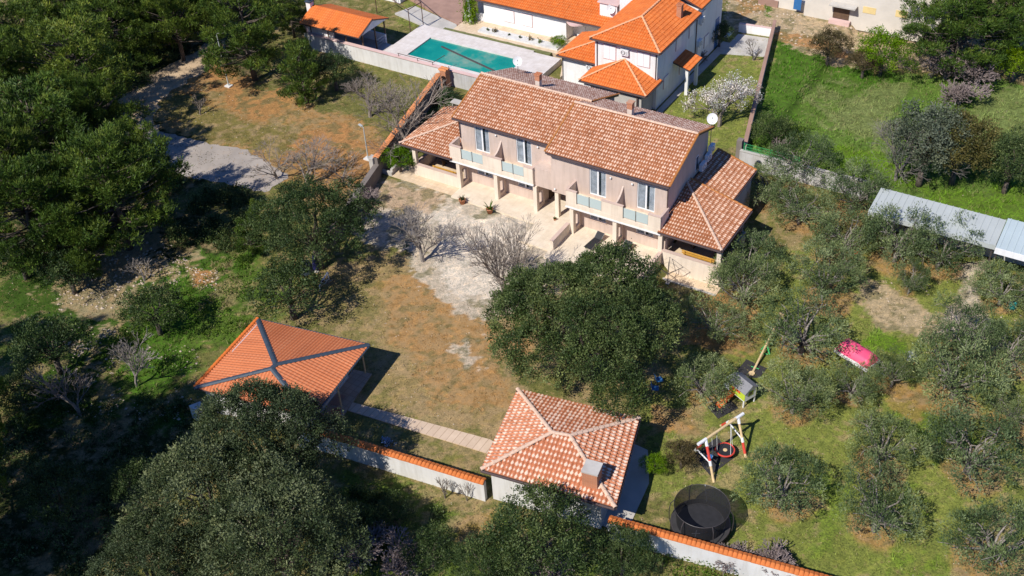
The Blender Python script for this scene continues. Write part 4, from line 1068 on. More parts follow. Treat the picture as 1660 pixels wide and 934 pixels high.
gm = MB(); gm.mark(); gm.tube([D+[0,-.08,-.08],Cc+[0,-.08,-.08]], .08, 8); gm.mark(); gm.tube([A+[-.06,0,-.1],D+[-.06,0,-.1]], .05, 6); gm.mark(); gm.tube([Cc+[.07,0,-.1],B+[.07,0,-.1]], .06, 6); gm.build('gutter', M['gutter'], rf)
i = (A+Cc)/2
w0 = [A+(i-A)*.09, D+(i-D)*.07+[.1,0.2,0], Cc+(i-Cc)*.12+[-.5,0,0], B+(i-B)*.14]
MB().extr([(p[0],p[1],-.3) for p in w0], (0,0,3.12)).build('wall', M['whitewall'], sh)
MB().extr([(5.3,-28.8,2.6),(12.7,-27.65,2.6),(12.7,-27.5,2.6),(5.3,-28.65,2.6)],(0,0,.2)).build('eave_board', M['darkwood'], sh)
ch = MB(); ang = .16
ch.cbox((11.75,-26.75,3.75),(.95,.95,1.5),ang); o = ch.build('chimney', M['brick'], sh)
MB().cbox((11.75,-26.75,4.56),(1.05,1.05,.12),ang).build('cap_slab', M['concrete'], o)

# ------------------------------------------------------------------ boundary walls
def tiled_wall(name, label, pts, h, mat, tile='tile_orange', th=.3, zb=-.5, r=.13, ends=()):
    t = empty(name, label, 'wall'); m = MB(); T = MB()
    for a, b in zip(pts[:-1], pts[1:]):
        a = np.array(a, float); b = np.array(b, float); d = b-a; L = np.linalg.norm(d); d /= L; s = np.array([-d[1], d[0]])*th/2
        za, zb2 = zb, zb
        m.extr([(*(a-s), zb), (*(b-s), zb), (*(b+s), zb), (*(a+s), zb)], (0, 0, h-zb))
        n = int(L/.27); rng = np.random.default_rng(int(L*7))
        for k in range(n):
            p = a+d*(k+.5)*L/n; q = np.array([-d[1], d[0]]); jz = rng.normal(0, .008); base = len(T.v)
            for (o_, rr, hh) in ((-th*.95, .145, .0), (0, .13, .11), (th*.95, .145, .0)):
                for j in range(6):
                    t_ = pi*j/5; c = p+q*o_+d*rr*cos(t_); T.v.append((c[0], c[1], h+.02+hh+.07*sin(t_)+jz))
            for rr in range(2):
                for j in range(5): a0 = base+rr*6+j; T.f.append((a0, a0+1, a0+7, a0+6))
            T.f.append(tuple(base+j for j in range(6))); T.f.append(tuple(base+12+j for j in range(6)))
    m.build('masonry', M[mat], t); T.build('coping_tiles', M[tile], t); return t
dr = plain('dark rough render', (.2, .17, .15), .95, .25, .8); M['darkrender'] = dr
M['cope'] = plain('orange coping tiles', (.60, .17, .035), .8, .2, 2.5)
M['copeold'] = plain('old coping tiles', (.62, .24, .09), .85, .3, 3)
tiled_wall('garden_wall', 'white garden wall with an orange tile top between the pavilion and the small white house', [(-8.5,-30.9),(-6.3,-30.35),(5.15,-28.75)], 1.55, 'whitewall', 'cope')
tiled_wall('garden_wall', 'white garden wall with an orange tile top running past the trampoline to the lower right', [(13.3,-27.55),(19.45,-26.5),(30.5,-24.6)], 1.55, 'whitewall', 'cope')
tiled_wall('side_wall', 'dark rendered side wall topped with rough orange tiles beside the left porch', [(-27.4,13.75),(-23.65,-1.8)], 1.9, 'darkrender', 'copeold')
o = MB().extr([(-23.9,-1.85,-.3),(-23.4,-1.75,-.3),(-20.6,-12.2,-.3),(-21.1,-12.35,-.3)],(0,0,1.55)).build('low_side_wall', dr); tag(o,'dark mossy low wall overgrown with bare twigs, continuing from the tiled side wall','wall')
pier = empty('gate_pier', 'short square pale stone pier at the near end of the tiled side wall','pier',(-24.1,-1.75,-.2)); MB().box(-.22,.22,-.25,.25,0,1.95).build('pillar', M['concrete'], pier); MB().box(-.27,.27,-.3,.3,1.95,2.1).build('cap', M['concrete'], pier)
pier = empty('wall_pier','brick pier capped with red tiles where the tiled side wall meets the white pool wall','pier',(-27.3,14.6,-.2)); MB().box(-.35,.35,-.35,.35,0,2.2).build('pillar', M['brick'], pier); c=MB(); caps(c,(-.42,-.2,2.22),(.42,-.2,2.22),.2,.42); caps(c,(-.42,.2,2.22),(.42,.2,2.22),.2,.42); c.build('cap_tiles', M['copeold'], pier)
o = MB().extr([(-22.9,-.9,-.3),(-22.65,-.9,-.3),(-22.9,3.4,-.3),(-23.2,3.4,-.3)],(0,0,.75)).extr([(-24.0,-1.1,-.3),(-22.6,-1.15,-.3),(-22.6,-.92,-.3),(-24.0,-.9,-.3)],(0,0,.55)).build('planter_wall', M['concrete']); tag(o,'low rendered planter wall holding the green shrub left of the porch','planter')
pw = empty('pool_boundary_wall','long white boundary wall with a pale pink coping below the pool deck','wall')
MB().extr([(-48.6,17.6,-.4),(-45.4,15.3,-.4),(-45.3,15.55,-.4),(-48.4,17.9,-.4)],(0,0,2.0)).box(-45.4,-27.0,15.3,15.55,-.4,1.6).build('masonry', M['whitewall'], pw)
MB().box(-26.998,-15.0,15.3,15.55,-.4,1.6).build('bare_masonry', M['greywall'], pw)
MB().box(-45.5,-15.0,15.2,15.65,1.6,1.68).extr([(-48.7,17.6,1.6),(-45.504,15.2,1.6),(-45.504,15.64,1.6),(-48.4,18.0,1.6)],(0,0,.08)).build('coping', M['pinkcap'], pw)
fr = empty('pool_railing','low brown steel railing on the pink coping beside the pool','railing',(0,0,0))
m = MB(); a=np.array([-33.6,15.45,1.68])
for x in (-33.6,-31.2,-29.3,-27.3): m.mark().tube([(x,15.4,1.68),(x,15.4,2.0)],.03,6)
m.build('post', M['brownsteel'], fr); MB().tube([(-33.7,15.4,2.0),(-29.2,15.4,2.0),(-29.0,17.2,2.0)],.035,6).build('rail', M['brownsteel'], fr)
# fences and walls on the right
bw = empty('boundary_wall','narrow low brown topped wall between the white house yard and the green meadow','wall')
MB().extr([(-2.65,41.3,-.5),(-2.4,41.3,-.5),(4.3,16.4,-.5),(4.0,16.4,-.5)],(0,0,1.4)).build('masonry', M['greywall'], bw)
MB().extr([(-2.7,41.3,.9),(-2.35,41.3,.9),(4.35,16.4,.9),(3.95,16.4,.9)],(0,0,.07)).build('coping', M['courtbrown'], bw)
o = MB().box(3.6,4.1,15.8,16.35,-.4,1.7).build('wall_post', M['darkrender']); tag(o,'dark square post where the brown topped wall meets the grey rendered wall','post')
gw = empty('grey_wall','weathered grey rendered wall running behind the olive trees to the metal shed','wall')
MB().extr([(4.1,15.7,-.8),(4.1,15.45,-.8),(15.8,15.6,-.8),(15.8,15.9,-.8)],(0,0,1.7)).build('masonry', M['greywall'], gw)
MB().extr([(4.1,15.75,.9),(4.1,15.4,.9),(15.8,15.55,.9),(15.8,15.95,.9)],(0,0,.06)).build('coping', M['concrete'], gw)
gf = empty('green_fence','green wire fence standing on the grey rendered wall at its left end','fence'); m = MB()
for x in np.arange(4.4,9.6,.12): m.tube([(x,15.62,.96),(x,15.62,1.7)],.01,3)
for z in (1.1,1.35,1.65): m.tube([(4.4,15.62,z),(9.5,15.64,z)],.012,3)
m.build('wire', M['green'], gf)
m = MB()
for x in (4.4,6.9,9.5): m.mark().tube([(x,15.62,.9),(x,15.62,1.75)],.03,6)
m.build('post', M['green'], gf)
yw_ = empty('yard_wall','short white wall with a wire rail closing the back patio of the white house','wall'); A=g(1197,52); B=g(1249,60)
MB().extr([(A[0],A[1],-.3),(B[0],B[1],-.3),(B[0],B[1]+.2,-.3),(A[0],A[1]+.2,-.3)],(0,0,1.1)).build('masonry', M['white'], yw_)
MB().extr([(A[0],A[1]-.02,.8),(B[0],B[1]-.02,.8),(B[0],B[1]+.24,.8),(A[0],A[1]+.24,.8)],(0,0,.06)).build('coping', M['pinkcap'], yw_)

# ------------------------------------------------------------------ neighbour's pool house
ph = empty('pool_house','open sided pool pavilion with an orange gable roof on dark posts behind the white wall','pavilion')
x0,x1,ya,yb,yr,ze,zr = -46.4,-38.2,14.9,20.2,17.45,2.95,3.95
T = Tiles(6); kw = dict(cw=.3, cl=.35, amp=.03, step=0, grow=0)
T.plane([(x0,ya,ze),(x1,ya,ze),(x1,yr,zr),(x0,yr,zr)],**kw); T.plane([(x1,yb,ze),(x0,yb,ze),(x0,yr,zr),(x1,yr,zr)],**kw)
rs = MB(); slab(rs,[(x0,ya,ze),(x1,ya,ze),(x1,yr,zr),(x0,yr,zr)],.1); slab(rs,[(x1,yb,ze),(x0,yb,ze),(x0,yr,zr),(x1,yr,zr)],.1)
rf = rs.build('roof', M['gutter'], ph); T.build('roof_tiles', M['tile_orange'], rf)
MB().extr([(x1-.15,ya+.3,ze-.02),(x1-.15,yb-.3,ze-.02),(x1-.15,yr,zr-.18)],(.06,0,0)).build('gable_board', M['white'], ph)
for x in (-45.6,-43.2,-40.8,-38.5): 
    MB().box(x-.06,x+.06,15.7,15.82,.1,2.85).build('post', M['darkwood'], ph)
for y in (17.9,19.6): MB().box(-38.56,-38.44,y-.06,y+.06,.1,2.9).build('post', M['darkwood'], ph)
MB().box(-46.0,-45.8,15.8,19.6,-.2,2.7).box(-45.8,-38.4,19.4,19.6,-.2,1.3).box(-46,-42.5,15.75,15.9,.2,2.3).build('wall', M['white'], ph)
MB().box(-45.8,-37.4,15.7,19.4,-.3,.3).build('floor', M['concrete'], ph)
o = MB().box(-46.9,-46.3,17.0,17.6,3.0,4.4).build('chimney', M['white'], ph); MB().box(-47,-46.2,16.9,17.7,4.4,4.5).build('cap', M['slate'], o); MB().lathe([(.05,0),(.2,.0),(.24,.5),(.05,.6)],(-46.6,17.3,4.5),10).build('cowl', M['slate'], o)
r_ = MB()
for z in (.6,.95,1.3): r_.tube([(-38.4,17.9,z),(-38.4,19.6,z)],.03,5)
r_.build('railing', M['grey_metal'], ph)
pg = empty('pergola_frame','bare rust brown steel pergola frame over the lawn beyond the pool pavilion','pergola')
Q = [g(666,55.7,.1), g(686.5,43.4,.1), g(611,19,.1), g(640,2,.1), g(655,-12,.1)]
for q in Q[:4]: MB().tube([(q[0],q[1],-.1),(q[0],q[1],3.1)],.06,4).build('post', M['brownsteel'], pg)
MB().tube([(Q[0][0],Q[0][1],3.0),(Q[1][0],Q[1][1],3.0),(Q[3][0],Q[3][1],3.0),(Q[2][0],Q[2][1],3.0),(Q[0][0],Q[0][1],3.0)],.06,4).build('beam', M['brownsteel'], pg)
m = MB()
for t_ in (.25,.5,.75):
    a=np.array(Q[0])*(1-t_)+np.array(Q[2])*t_; b=np.array(Q[1])*(1-t_)+np.array(Q[3])*t_; m.tube([(a[0],a[1],3.02),(b[0],b[1],3.02)],.035,4)
m.build('rafter', M['brownsteel'], pg)
# small white building beyond the pergola
A = g(640,14,.1); B = g(700,0,.1)
ob = empty('white_outhouse','little white building and steps at the very top edge beyond the pergola','outbuilding',(A[0]-2.5,A[1]+1.8,0)); MB().box(-2,2,0,3,-.2,2.0).build('wall', M['white'], ob); MB().box(-2.2,2.2,-.2,3.2,2.0,2.15).build('roof', M['pinkcap'], ob); MB().box(-.4,.4,-.03,0,0,1.7).build('door', M['gutter'], ob)

# ------------------------------------------------------------------ white two storey neighbour house
wh = empty('white_house','white two storey house with bright orange hip roofs and closed white shutters','house')
X0,X1,Y0,Y1,YB,H = -13.15,-6.5,20.3,29.4,35.8,6.05
MB().box(X0,X1,Y0,Y1,-.3,H).box(X0-2,X1-.001,Y1+.001,YB,-.3,6.35).box(-17.4,X0-.001,21.2,26,-.3,2.9).build('wall', M['white'], wh)
MB().box(X0+.3,X1-.35,17.75,20.29,-.3,2.65).build('annex_wall', M['concrete'], wh)
rs = MB(); T = Tiles(7); kw = dict(cw=.25, cl=.40, amp=.055, step=.03); C_ = MB()
e=.38; zE=6.1
F0=(X0-e,Y0-e,zE); F1=(X1+e,Y0-e,zE); mx=(X0+X1)/2; sl_=.37; hh=zE+(mx-X0+e)*sl_; AP=(mx,Y0-e+(mx-X0+e),hh); BK=(mx,Y1+.2,hh)
for P in ([F0,F1,AP],[F1,(X1+e,Y1+.1,zE),(mx,Y1+.1,hh),AP],[(X0-e,Y1+.1,zE),F0,AP,(mx,Y1+.1,hh)]): T.plane(P,**kw); slab(rs,P,.14)
zE2=6.55; hh2=zE2+(X1+e-mx)*sl_
for P in ([(X1+e,Y1+.05,zE2),(X1+e,YB+.3,zE2),(mx,YB+.3,hh2),(mx,Y1+.05,hh2)],[(X0-2.3,YB+.3,zE2-.7),(X0-2.3,Y1+.05,zE2-.7),(mx,Y1+.05,hh2),(mx,YB+.3,hh2)]): T.plane(P,**kw); slab(rs,P,.14)
caps(C_,(F0[0],F0[1],zE+.05),(AP[0],AP[1],hh+.05),.11); caps(C_,(F1[0],F1[1],zE+.05),(AP[0],AP[1],hh+.05),.11); caps(C_,(AP[0],AP[1],hh+.05),(mx,Y1,hh+.05),.11)
rf = rs.build('roof', M['gutter'], wh); T.build('roof_tiles', M['tile_orange'], rf); C_.build('hip_tiles', M['mortar_o'], rf)
gm = MB(); gutter(gm,(F0[0],F0[1]-.05,zE-.1),(F1[0],F1[1]-.05,zE-.1)); gutter(gm,(F1[0]+.05,F1[1],zE-.1),(F1[0]+.05,Y1,zE-.1)); gm.mark(); gm.tube([(X0+.25,Y0-.06,6),(X0+.25,Y0-.06,3.0)],.05,6); gm.mark(); gm.tube([(X1-.12,Y0-.06,6),(X1-.12,Y0-.06,2.6)],.05,6); gm.mark(); gm.tube([(X1+.06,Y1-.2,6.1),(X1+.06,Y1-.2,.1)],.05,6); gm.build('gutter', M['gutter'], rf)
# lower roofs
T = Tiles(8); rs = MB(); C_ = MB()
a0=(-13.35,17.35,2.85); a1=(-6.2,17.35,2.85); a2=(-6.2,20.9,2.85); ap=(-9.9,20.28,4.5); a3=(-13.35,20.28,2.85)
for P in ([a0,a1,ap],[a1,a2,(-7.0,20.9,3.2),ap],[a3,a0,ap]): T.plane(P,**kw); slab(rs,P,.12)
caps(C_,(a0[0],a0[1],2.9),(ap[0],ap[1]-.05,4.55),.1); caps(C_,(a1[0],a1[1],2.9),(ap[0],ap[1]-.05,4.55),.1)
b0=(-17.75,20.7,3.0); b1=(-13.15,20.7,3.0); b2=(-13.16,24.6,4.4); b3=(-17.75,26.2,3.0)
for P in ([b0,b1,b2],[b3,b0,b2,(-13.16,26.2,4.4)]): T.plane(P,**kw); slab(rs,P,.12)
caps(C_,(b0[0],b0[1],3.05),(b2[0],b2[1],4.45),.1)
rf = rs.build('lower_roof', M['gutter'], wh); T.build('roof_tiles', M['tile_orange'], rf); C_.build('hip_tiles', M['mortar_o'], rf)
gm = MB(); gutter(gm,(a0[0],a0[1]-.05,2.75),(a1[0],a1[1]-.05,2.75)); gutter(gm,(a1[0]+.05,a1[1],2.75),(a2[0]+.05,a2[1],2.75)); gutter(gm,(b0[0],b0[1]-.05,2.9),(b1[0],b1[1]-.05,2.9)); gm.mark(); gm.tube([(-17.3,21.15,2.8),(-17.3,21.15,0)],.045,6); gm.mark(); gm.tube([(-7.2,17.6,2.7),(-7.2,17.6,0)],.09,6); gm.build('gutter', M['gutter'], rf)
MB().box(-12.9,-12.2,17.55,17.75,2.2,2.5).build('awning_box', M['whiteplastic'], wh)
def shutter(parent, a, b, c, d, face, pos):
    if face == 'y':
        o = MB().box(a-.06,b+.06,pos-.05,pos-.002,c-.06,d+.06).build('window', M['pinkcap'], parent); MB().box(a,(a+b)/2-.01,pos-.09,pos-.052,c,d).box((a+b)/2+.01,b,pos-.09,pos-.052,c,d).build('shutter', M['frame'], o)
    else:
        o = MB().box(pos+.002,pos+.05,a-.06,b+.06,c-.06,d+.06).build('window', M['pinkcap'], parent); MB().box(pos+.052,pos+.09,a,(a+b)/2-.01,c,d).box(pos+.052,pos+.09,(a+b)/2+.01,b,c,d).build('shutter', M['frame'], o)
    return o
shutter(wh,-12.2,-10.9,4.15,5.6,'y',Y0); shutter(wh,-8.55,-7.3,4.2,5.65,'y',Y0)
for a,b,c,d in [(24.4,25.45,4.25,5.5),(27.45,28.4,4.25,5.5),(21.85,22.85,1.35,2.5),(25.5,26.3,1.2,2.2)]: shutter(wh,a,b,c,d,'x',X1)
for a,b,c,d in [(30.4,31.2,4.3,5.7),(31.5,32.5,1.3,2.5),(29.7,30.6,.2,2.3)]: shutter(wh,a,b,c,d,'x',X1)
o = MB().box(X1+.002,X1+.04,34.3,35.2,-.1,3.2).build('side_door', M['blue'], wh)
air_con(wh,(-10.3,Y0,5.0),'y'); air_con(wh,(-14.5,21.2,2.0),'y'); air_con(wh,(X1,29.75,4.7),'x'); air_con(wh,(X1,29.6,2.3),'x')
o = MB().cbox((-7.35,26.9,7.0),(.5,.5,1.6)).build('chimney', M['brick'], wh); MB().cbox((-7.35,26.9,7.84),(.62,.62,.1)).build('cap', M['brick'], o)
pc = empty('porch_canopy','orange tiled porch canopy on white posts at the side door of the white house','canopy')
P=[(-4.7,23.9,2.75),(-4.7,26.8,2.75),(X1+.01,26.8,3.25),(X1+.01,23.9,3.25)]; rs=MB(); slab(rs,P,.1); T=Tiles(9); T.plane(P,**kw); rf=rs.build('roof',M['gutter'],pc); T.build('roof_tiles',M['tile_orange'],rf)
for y in (24.3,26.5): MB().box(-5.25,-4.95,y-.15,y+.15,-.2,2.62).build('post', M['white'], pc)
# ------------------------------------------------------------------ long white house by the pool
lh = empty('long_white_house','long single storey white house with an orange roof along the far side of the pool','house')
MB().box(-31.3,-20.9,28.3,36,.0,3.05).box(-33.6,-31.301,30.5,36,.0,3.05).box(-20.899,-15.5,30.0,36,.0,3.05).box(-34.0,-31.302,28.3,28.5,.0,1.3).build('wall', M['white'], lh)
MB().box(-33.5,-33.3,28.3,28.6,1.3,3.0).build('column', M['white'], lh)
rs=MB(); T=Tiles(10); P=[(-34.2,27.9,3.1),(-14.2,27.9,3.1),(-14.2,33.5,5.1),(-34.2,33.5,5.1)]; P2=[(-14.2,39,3.1),(-34.2,39,3.1),(-34.2,33.5,5.1),(-14.2,33.5,5.1)]
T.plane(P,**kw); T.plane(P2,**kw); slab(rs,P,.12); slab(rs,P2,.12); rf=rs.build('roof',M['gutter'],lh); T.build('roof_tiles',M['tile_orange'],rf)
gm=MB(); gutter(gm,(-34.2,27.84,3.0),(-14.5,27.84,3.0)); gm.build('gutter',M['gutter'],rf)
for a,b in ((-28.6,-27.4),(-26.3,-25.1)): shutter(lh,a,b,1.1,2.4,'y',28.3)
m=MB(); pts=[(-20.95,28.3,2.75)]+[(-20.95+2.6*t,28.3-1.0*math.sin(pi*t)-0.0,2.75) for t in np.linspace(.1,1,8)]+[(-18.2,30.0,2.75),(-20.9,30.0,2.75)]
m.extr(pts,(0,0,.14)).build('rounded_canopy', M['pinkcap'], lh)
MB().box(-20.3,-19.5,29.93,29.99,.42,2.4).build('entrance_door', M['frame'], lh)
dm = MB().box(-17.4,-15.4,29.3,32.5,3.5,5.1).build('dormer', M['white'], lh); MB().box(-17.6,-15.2,29.1,32.7,5.1,5.2).build('dormer_roof', M['pinkcap'], dm)
dish(lh,(-16.0,29.1,4.1),4.7,.45,(.4,-.85,.3))
pb = empty('gravel_planter','long raised bed of white gravel with small cacti in front of the long white house','planter')
MB().box(-30.6,-20.6,25.75,26.9,.3,.62).build('bed', M['whitewall'], pb)
rng=np.random.default_rng(5)
for k,(x,l) in enumerate(((-29.6,.25),(-28.7,.5),(-26.9,.2),(-25.5,.25),(-24.2,.55),(-23.0,.4))):
    lp=leaves(rng,np.array([[x,26.3,.68]]),np.array([[0,0,1.]]),40,l*.22,l*.7,.05,.6,.5); o=leafobj('small_shrub',[lp],M['brownleaf' if k in(1,4) else 'oakleaf'],None)
    tag(o,['tiny dark cactus at the left end of the white gravel bed','bronze spiky shrub in the left half of the white gravel bed','smallest dot of a plant in the middle of the white gravel bed','dark little plant right of the middle of the white gravel bed','largest bronze spiky shrub in the white gravel bed','rounded green shrub near the right end of the white gravel bed'][k],'shrub')
# ------------------------------------------------------------------ unfinished house top right
th_ = empty('unfinished_house','plain cream rendered house with a dark doorway and boarded windows at the top right','house')
MB().box(-.9,13.5,45.9,56,-.6,7.0).box(-4.6,-.902,46.6,52,-.6,.9).build('wall', plain('raw cream render',(.62,.57,.5),.95,.12,.4,stain=(.5,.44,.36)), th_)
A=onY_=None
def onY(px,py,Y): d=ray(px,py); t=(Y-CC[1])/d[1]; return CC+t*d
a=onY(1353,6,45.9); b=onY(1374,32,45.9); o=MB().box(a[0],b[0]+.1,45.8,45.895,b[2],a[2]).build('doorway', M['darkwood'], th_)
MB().box(a[0]-.3,b[0]+.9,44.9,45.79,a[2]+.1,a[2]+.25).build('door_canopy', M['concrete'], th_)
MB().box(a[0]-.2,b[0]+.4,45.2,45.78,-.4,b[2]-.05).build('doorstep', M['pinkcap'], th_)
for p0,p1 in (((1400,10),(1419,24)),((1453,16),(1470,30))):
    a=onY(*p0,45.9); b=onY(*p1,45.9); MB().box(a[0],b[0],45.86,45.895,b[2],a[2]).build('boarded_window', plain('yellow insulation board',(.72,.55,.25),.8,.1,2), th_)
a=onY(1291,0,46.0); b=onY(1299,12,46.0); MB().box(a[0]-.2,b[0],45.85,45.895,b[2]-.3,a[2]+1).build('window', M['blue'], th_)
sb = empty('shed_stack','pale timber boards leaning beside stacked bricks left of the unfinished house','timber stack'); A=g(1277,11)
m=MB()
for k in range(5): m.cbox((A[0]+.25*k-.5,A[1],1.0),(.22,.05,2.4),0,radians(-20))
m.build('board', M['log'], sb); MB().box(A[0]-3.2,A[0]-.9,A[1]-.8,A[1]-.1,-.2,.6).build('brick_pile', M['courtbrown'], sb)
# ------------------------------------------------------------------ long metal shed at the right
def ribroof(m, x0,x1,ya,za,yb,zb,step=.5):
    m.extr([(x0,ya,za),(x1,ya,za),(x1,yb,zb),(x0,yb,zb)],(0,0,-.05))
    for x in np.arange(x0+step/2,x1,step): m.extr([(x-.03,ya-.002,za+.002),(x+.03,ya-.002,za+.002),(x+.03,yb,zb+.002),(x-.03,yb,zb+.002)],(0,0,.045))
    return m
ms = empty('metal_shed','long low shed with a grey ribbed metal roof beyond the olive trees','shed')
ribroof(MB(),17.4,27.2,9.3,2.55,12.5,2.85).build('roof', M['grey_metal'], ms)
MB().box(17.6,27.1,12.2,12.4,-.9,2.7).box(17.6,17.8,9.5,12.2,-.9,2.45).build('wall', M['greywall'], ms)
MB().box(17.4,27.2,9.22,9.29,2.15,2.56).build('fascia', M['grey_metal'], ms)
for x in (17.6,20.8,24,27.0): MB().box(x-.06,x+.06,9.5,9.62,-.9,2.5).build('post', M['darksteel'], ms)
ms = empty('metal_shed','lower white ribbed metal roof at the right edge, beside the long grey shed roof','shed')
ribroof(MB(),27.25,36,8.8,2.7,12.6,3.0).build('roof', M['white_metal'], ms)
MB().box(27.3,36,12.3,12.5,-.9,2.8).build('wall', M['greywall'], ms); MB().box(27.25,36,8.7,8.79,2.2,2.7).build('fascia', M['white'], ms)
for x in (27.4,31.5,35.5): MB().box(x-.06,x+.06,9.0,9.12,-.9,2.6).build('post', M['darksteel'], ms)

# ------------------------------------------------------------------ playground
def mat_(pts, label):
    m=MB().extr([(p[0],p[1],float(gz(p[0],p[1]))-.02) for p in pts],(0,0,.06)); tag(m.build('rubber_mat',M['rubber']),label,'play mat')
mat_([(14.5,-8.3),(16.15,-8.5),(16.1,-9.8),(15.6,-10.1),(14.4,-10.05)],'black rubber mat under the near end of the seesaw')
mat_([(15.2,-15.1),(16.0,-13.5),(14.8,-12.8),(14.1,-14.4)],'black rubber mat at the foot of the orange slide, half under an olive tree')
mat_([(15.8,-16.7),(17.5,-17.85),(16.75,-20.0),(15.05,-19.0)],'black rubber mat under the red ringed nest swing')
# seesaw
ss=empty('seesaw','long round timber seesaw with green handles and four plank seats','seesaw',(15.35,-6.7,float(gz(15.35,-6.7))),0)
d0=np.array([-.2,3.35,.85]); d1=np.array([.12,-3.0,.35])
MB().tube([d0,d1],.085,8).build('beam',M['log'],ss)
for k,p in enumerate((d0*1.02,d1*1.02)):
    MB().lathe([(0,-.03),(.22,-.03),(.22,.03),(0,.03)],tuple(p+[0,0,.1]),14).build('seat',M['log'],ss)
for q in (.82,.2,-.12,-.78):
    p=(d0 if q>0 else d1)*abs(q); h=MB().tube([p+[-.3,0,.12],p+[.3,0,.12]],.03,6); h.tube([p,p+[0,0,.14]],.03,6); h.build('handle',M['green'],ss)
MB().mark().tube([(-.35,.1,.0),(-.1,0,.55)],.06,6).mark().tube([(.35,-.1,.0),(.1,0,.55)],.06,6).build('stand',M['green'],ss)
# playhouse on stilts
hx,hy=15.85,-12.55; hz=float(gz(hx,hy)); pl=empty('playhouse','small wooden playhouse on white stilts with lime walls, grey roof and white balcony rail','playhouse',(hx,hy,hz),radians(66))
W2,D2=.55,.75
MB().box(-W2,W2,-D2,D2,.60,.66).build('floor',M['frame'],pl)
MB().box(-W2,-W2+.03,-D2,D2,.66,1.5).build('side_wall',M['lime'],pl); MB().box(W2-.03,W2,-D2,D2,.66,1.5).build('side_wall',M['lime'],pl)
o=MB().extr([(-W2+.03,-D2,.66),(W2-.03,-D2,.66),(W2-.03,-D2,1.5),(0,-D2,1.82),(-W2+.03,-D2,1.5)],(0,.03,0)).build('front_wall',M['frame'],pl)
MB().box(-.22,.22,-D2-.02,-D2-.002,.95,1.35).build('window',M['lime'],o); MB().box(-.13,.13,-D2-.03,-D2-.021,1.02,1.28).build('pane',M['darkglass'],o)
MB().box(-W2-.02,-W2-.002,-.3,.1,1.05,1.35).build('shutter',M['orangeplastic'],pl); MB().box(-W2-.02,-W2-.002,.25,.5,.95,1.4).build('shutter',M['orangeplastic'],pl)
rr=MB()
for s in (-1,1): rr.extr([(s*.68,-D2-.12,1.42),(0,-D2-.12,1.88),(0,D2+.12,1.88),(s*.68,D2+.12,1.42)],(0,0,.035))
rr.build('roof',M['shingle'],pl)
for sx in (-1,1):
    for sy in (-1,1): MB().box(sx*W2*.92-.04,sx*W2*.92+.04,sy*D2*.9-.04,sy*D2*.9+.04,-.05,.60).build('leg',M['frame'],pl)
r=MB(); r.box(-W2,W2,D2,D2+.6,.60,.66); 
for k in range(6): r.box(-W2+.02+.2*k,-W2+.05+.2*k,D2+.57,D2+.6,.66,1.15)
for k in range(3): r.box(W2-.03,W2,D2+.1+.2*k,D2+.13+.2*k,.66,1.15)
r.box(-W2,W2,D2+.57,D2+.6,1.15,1.2).box(W2-.03,W2,D2,D2+.565,1.15,1.2); r.build('balcony_rail',M['frame'],pl)
MB().tube([(-.2,D2-.1,.64),(-.5,D2-.1,.55)],.02,4).extr([(-W2,.2,.62),(-W2,.62,.62),(-W2-1.3,.62,.02),(-W2-1.3,.2,.02)],(0,0,.04)).extr([(-W2,.2,.62),(-W2-1.3,.2,.02),(-W2-1.3,.2,.12),(-W2,.2,.76)],(0,-.03,0)).extr([(-W2,.62,.62),(-W2-1.3,.62,.02),(-W2-1.3,.62,.12),(-W2,.62,.76)],(0,.03,0)).build('slide',M['orangeplastic'],pl)
# swing set
sw=empty('swing_frame','timber swing frame with red and white painted legs over the mat','swing set',(0,0,float(gz(17,-18.5))))
J1=np.array([17.0,-16.45,2.3]); J2=np.array([15.95,-19.25,2.3]); dd=(J1-J2)/np.linalg.norm(J1-J2)
MB().tube([J2-dd*.35,J1+dd*.45],.09,8).build('crossbeam',M['log'],sw)
MB().mark().tube([J2-dd*.7,J2+dd*.05],.11,8).mark().tube([J1-dd*.2,J1+dd*.5],.11,8).build('joint_sleeve',M['whiteplastic'],sw)
for J,feet in ((J1,[(18.14,-17.45,0),(15.6,-15.6,0)]),(J2,[(17.17,-20.4,0),(14.9,-19.2,0)])):
    fm=[]
    for F in feet:
        F=np.array(F,float); leg=MB().tube([J,F],.085,8).build('leg',M['log'],sw)
        MB().mark().tube([J+(F-J)*.02,J+(F-J)*.16],.105,8).mark().tube([J+(F-J)*.5,J+(F-J)*.62],.1,8).build('white_sleeve',M['whiteplastic'],leg)
        a,b=(.62,.9) if J is J1 else (.16,.5)
        MB().tube([J+(F-J)*a,J+(F-J)*b],.096,8).build('red_sleeve',M['red'],leg); fm.append(J+(F-J)*.55)
    MB().tube(fm,.05,6).build('brace',M['whiteplastic'],sw)
ns=empty('nest_swing','round black nest swing with a red rim hanging from the timber frame','nest swing',(16.87,-17.95,.40),0)
MB().ring((0,0,0),.60,.055,32,8).build('rim',M['red'],ns); MB().lathe([(0,-.05),(.56,0),(.56,.015),(0,-.035)],n=24).build('net_seat',M['black'],ns)
MB().lathe([(0,.0),(.14,.0),(.14,.02),(0,.02)],(0,0,-.03),16).build('badge',M['log'],ns)
r=MB(); t1=J2+dd*1.0-np.array(ns.location[:])+[0,0,float(gz(17,-18.5))]; t2=J2+dd*2.3-np.array(ns.location[:])+[0,0,float(gz(17,-18.5))]
for a,t in ((60,t2),(140,t1),(230,t1),(330,t2)): r.tube([(.58*cos(radians(a)),.58*sin(radians(a)),.05),tuple(t)],.014,4)
r.build('rope',M['whiteplastic'],ns)
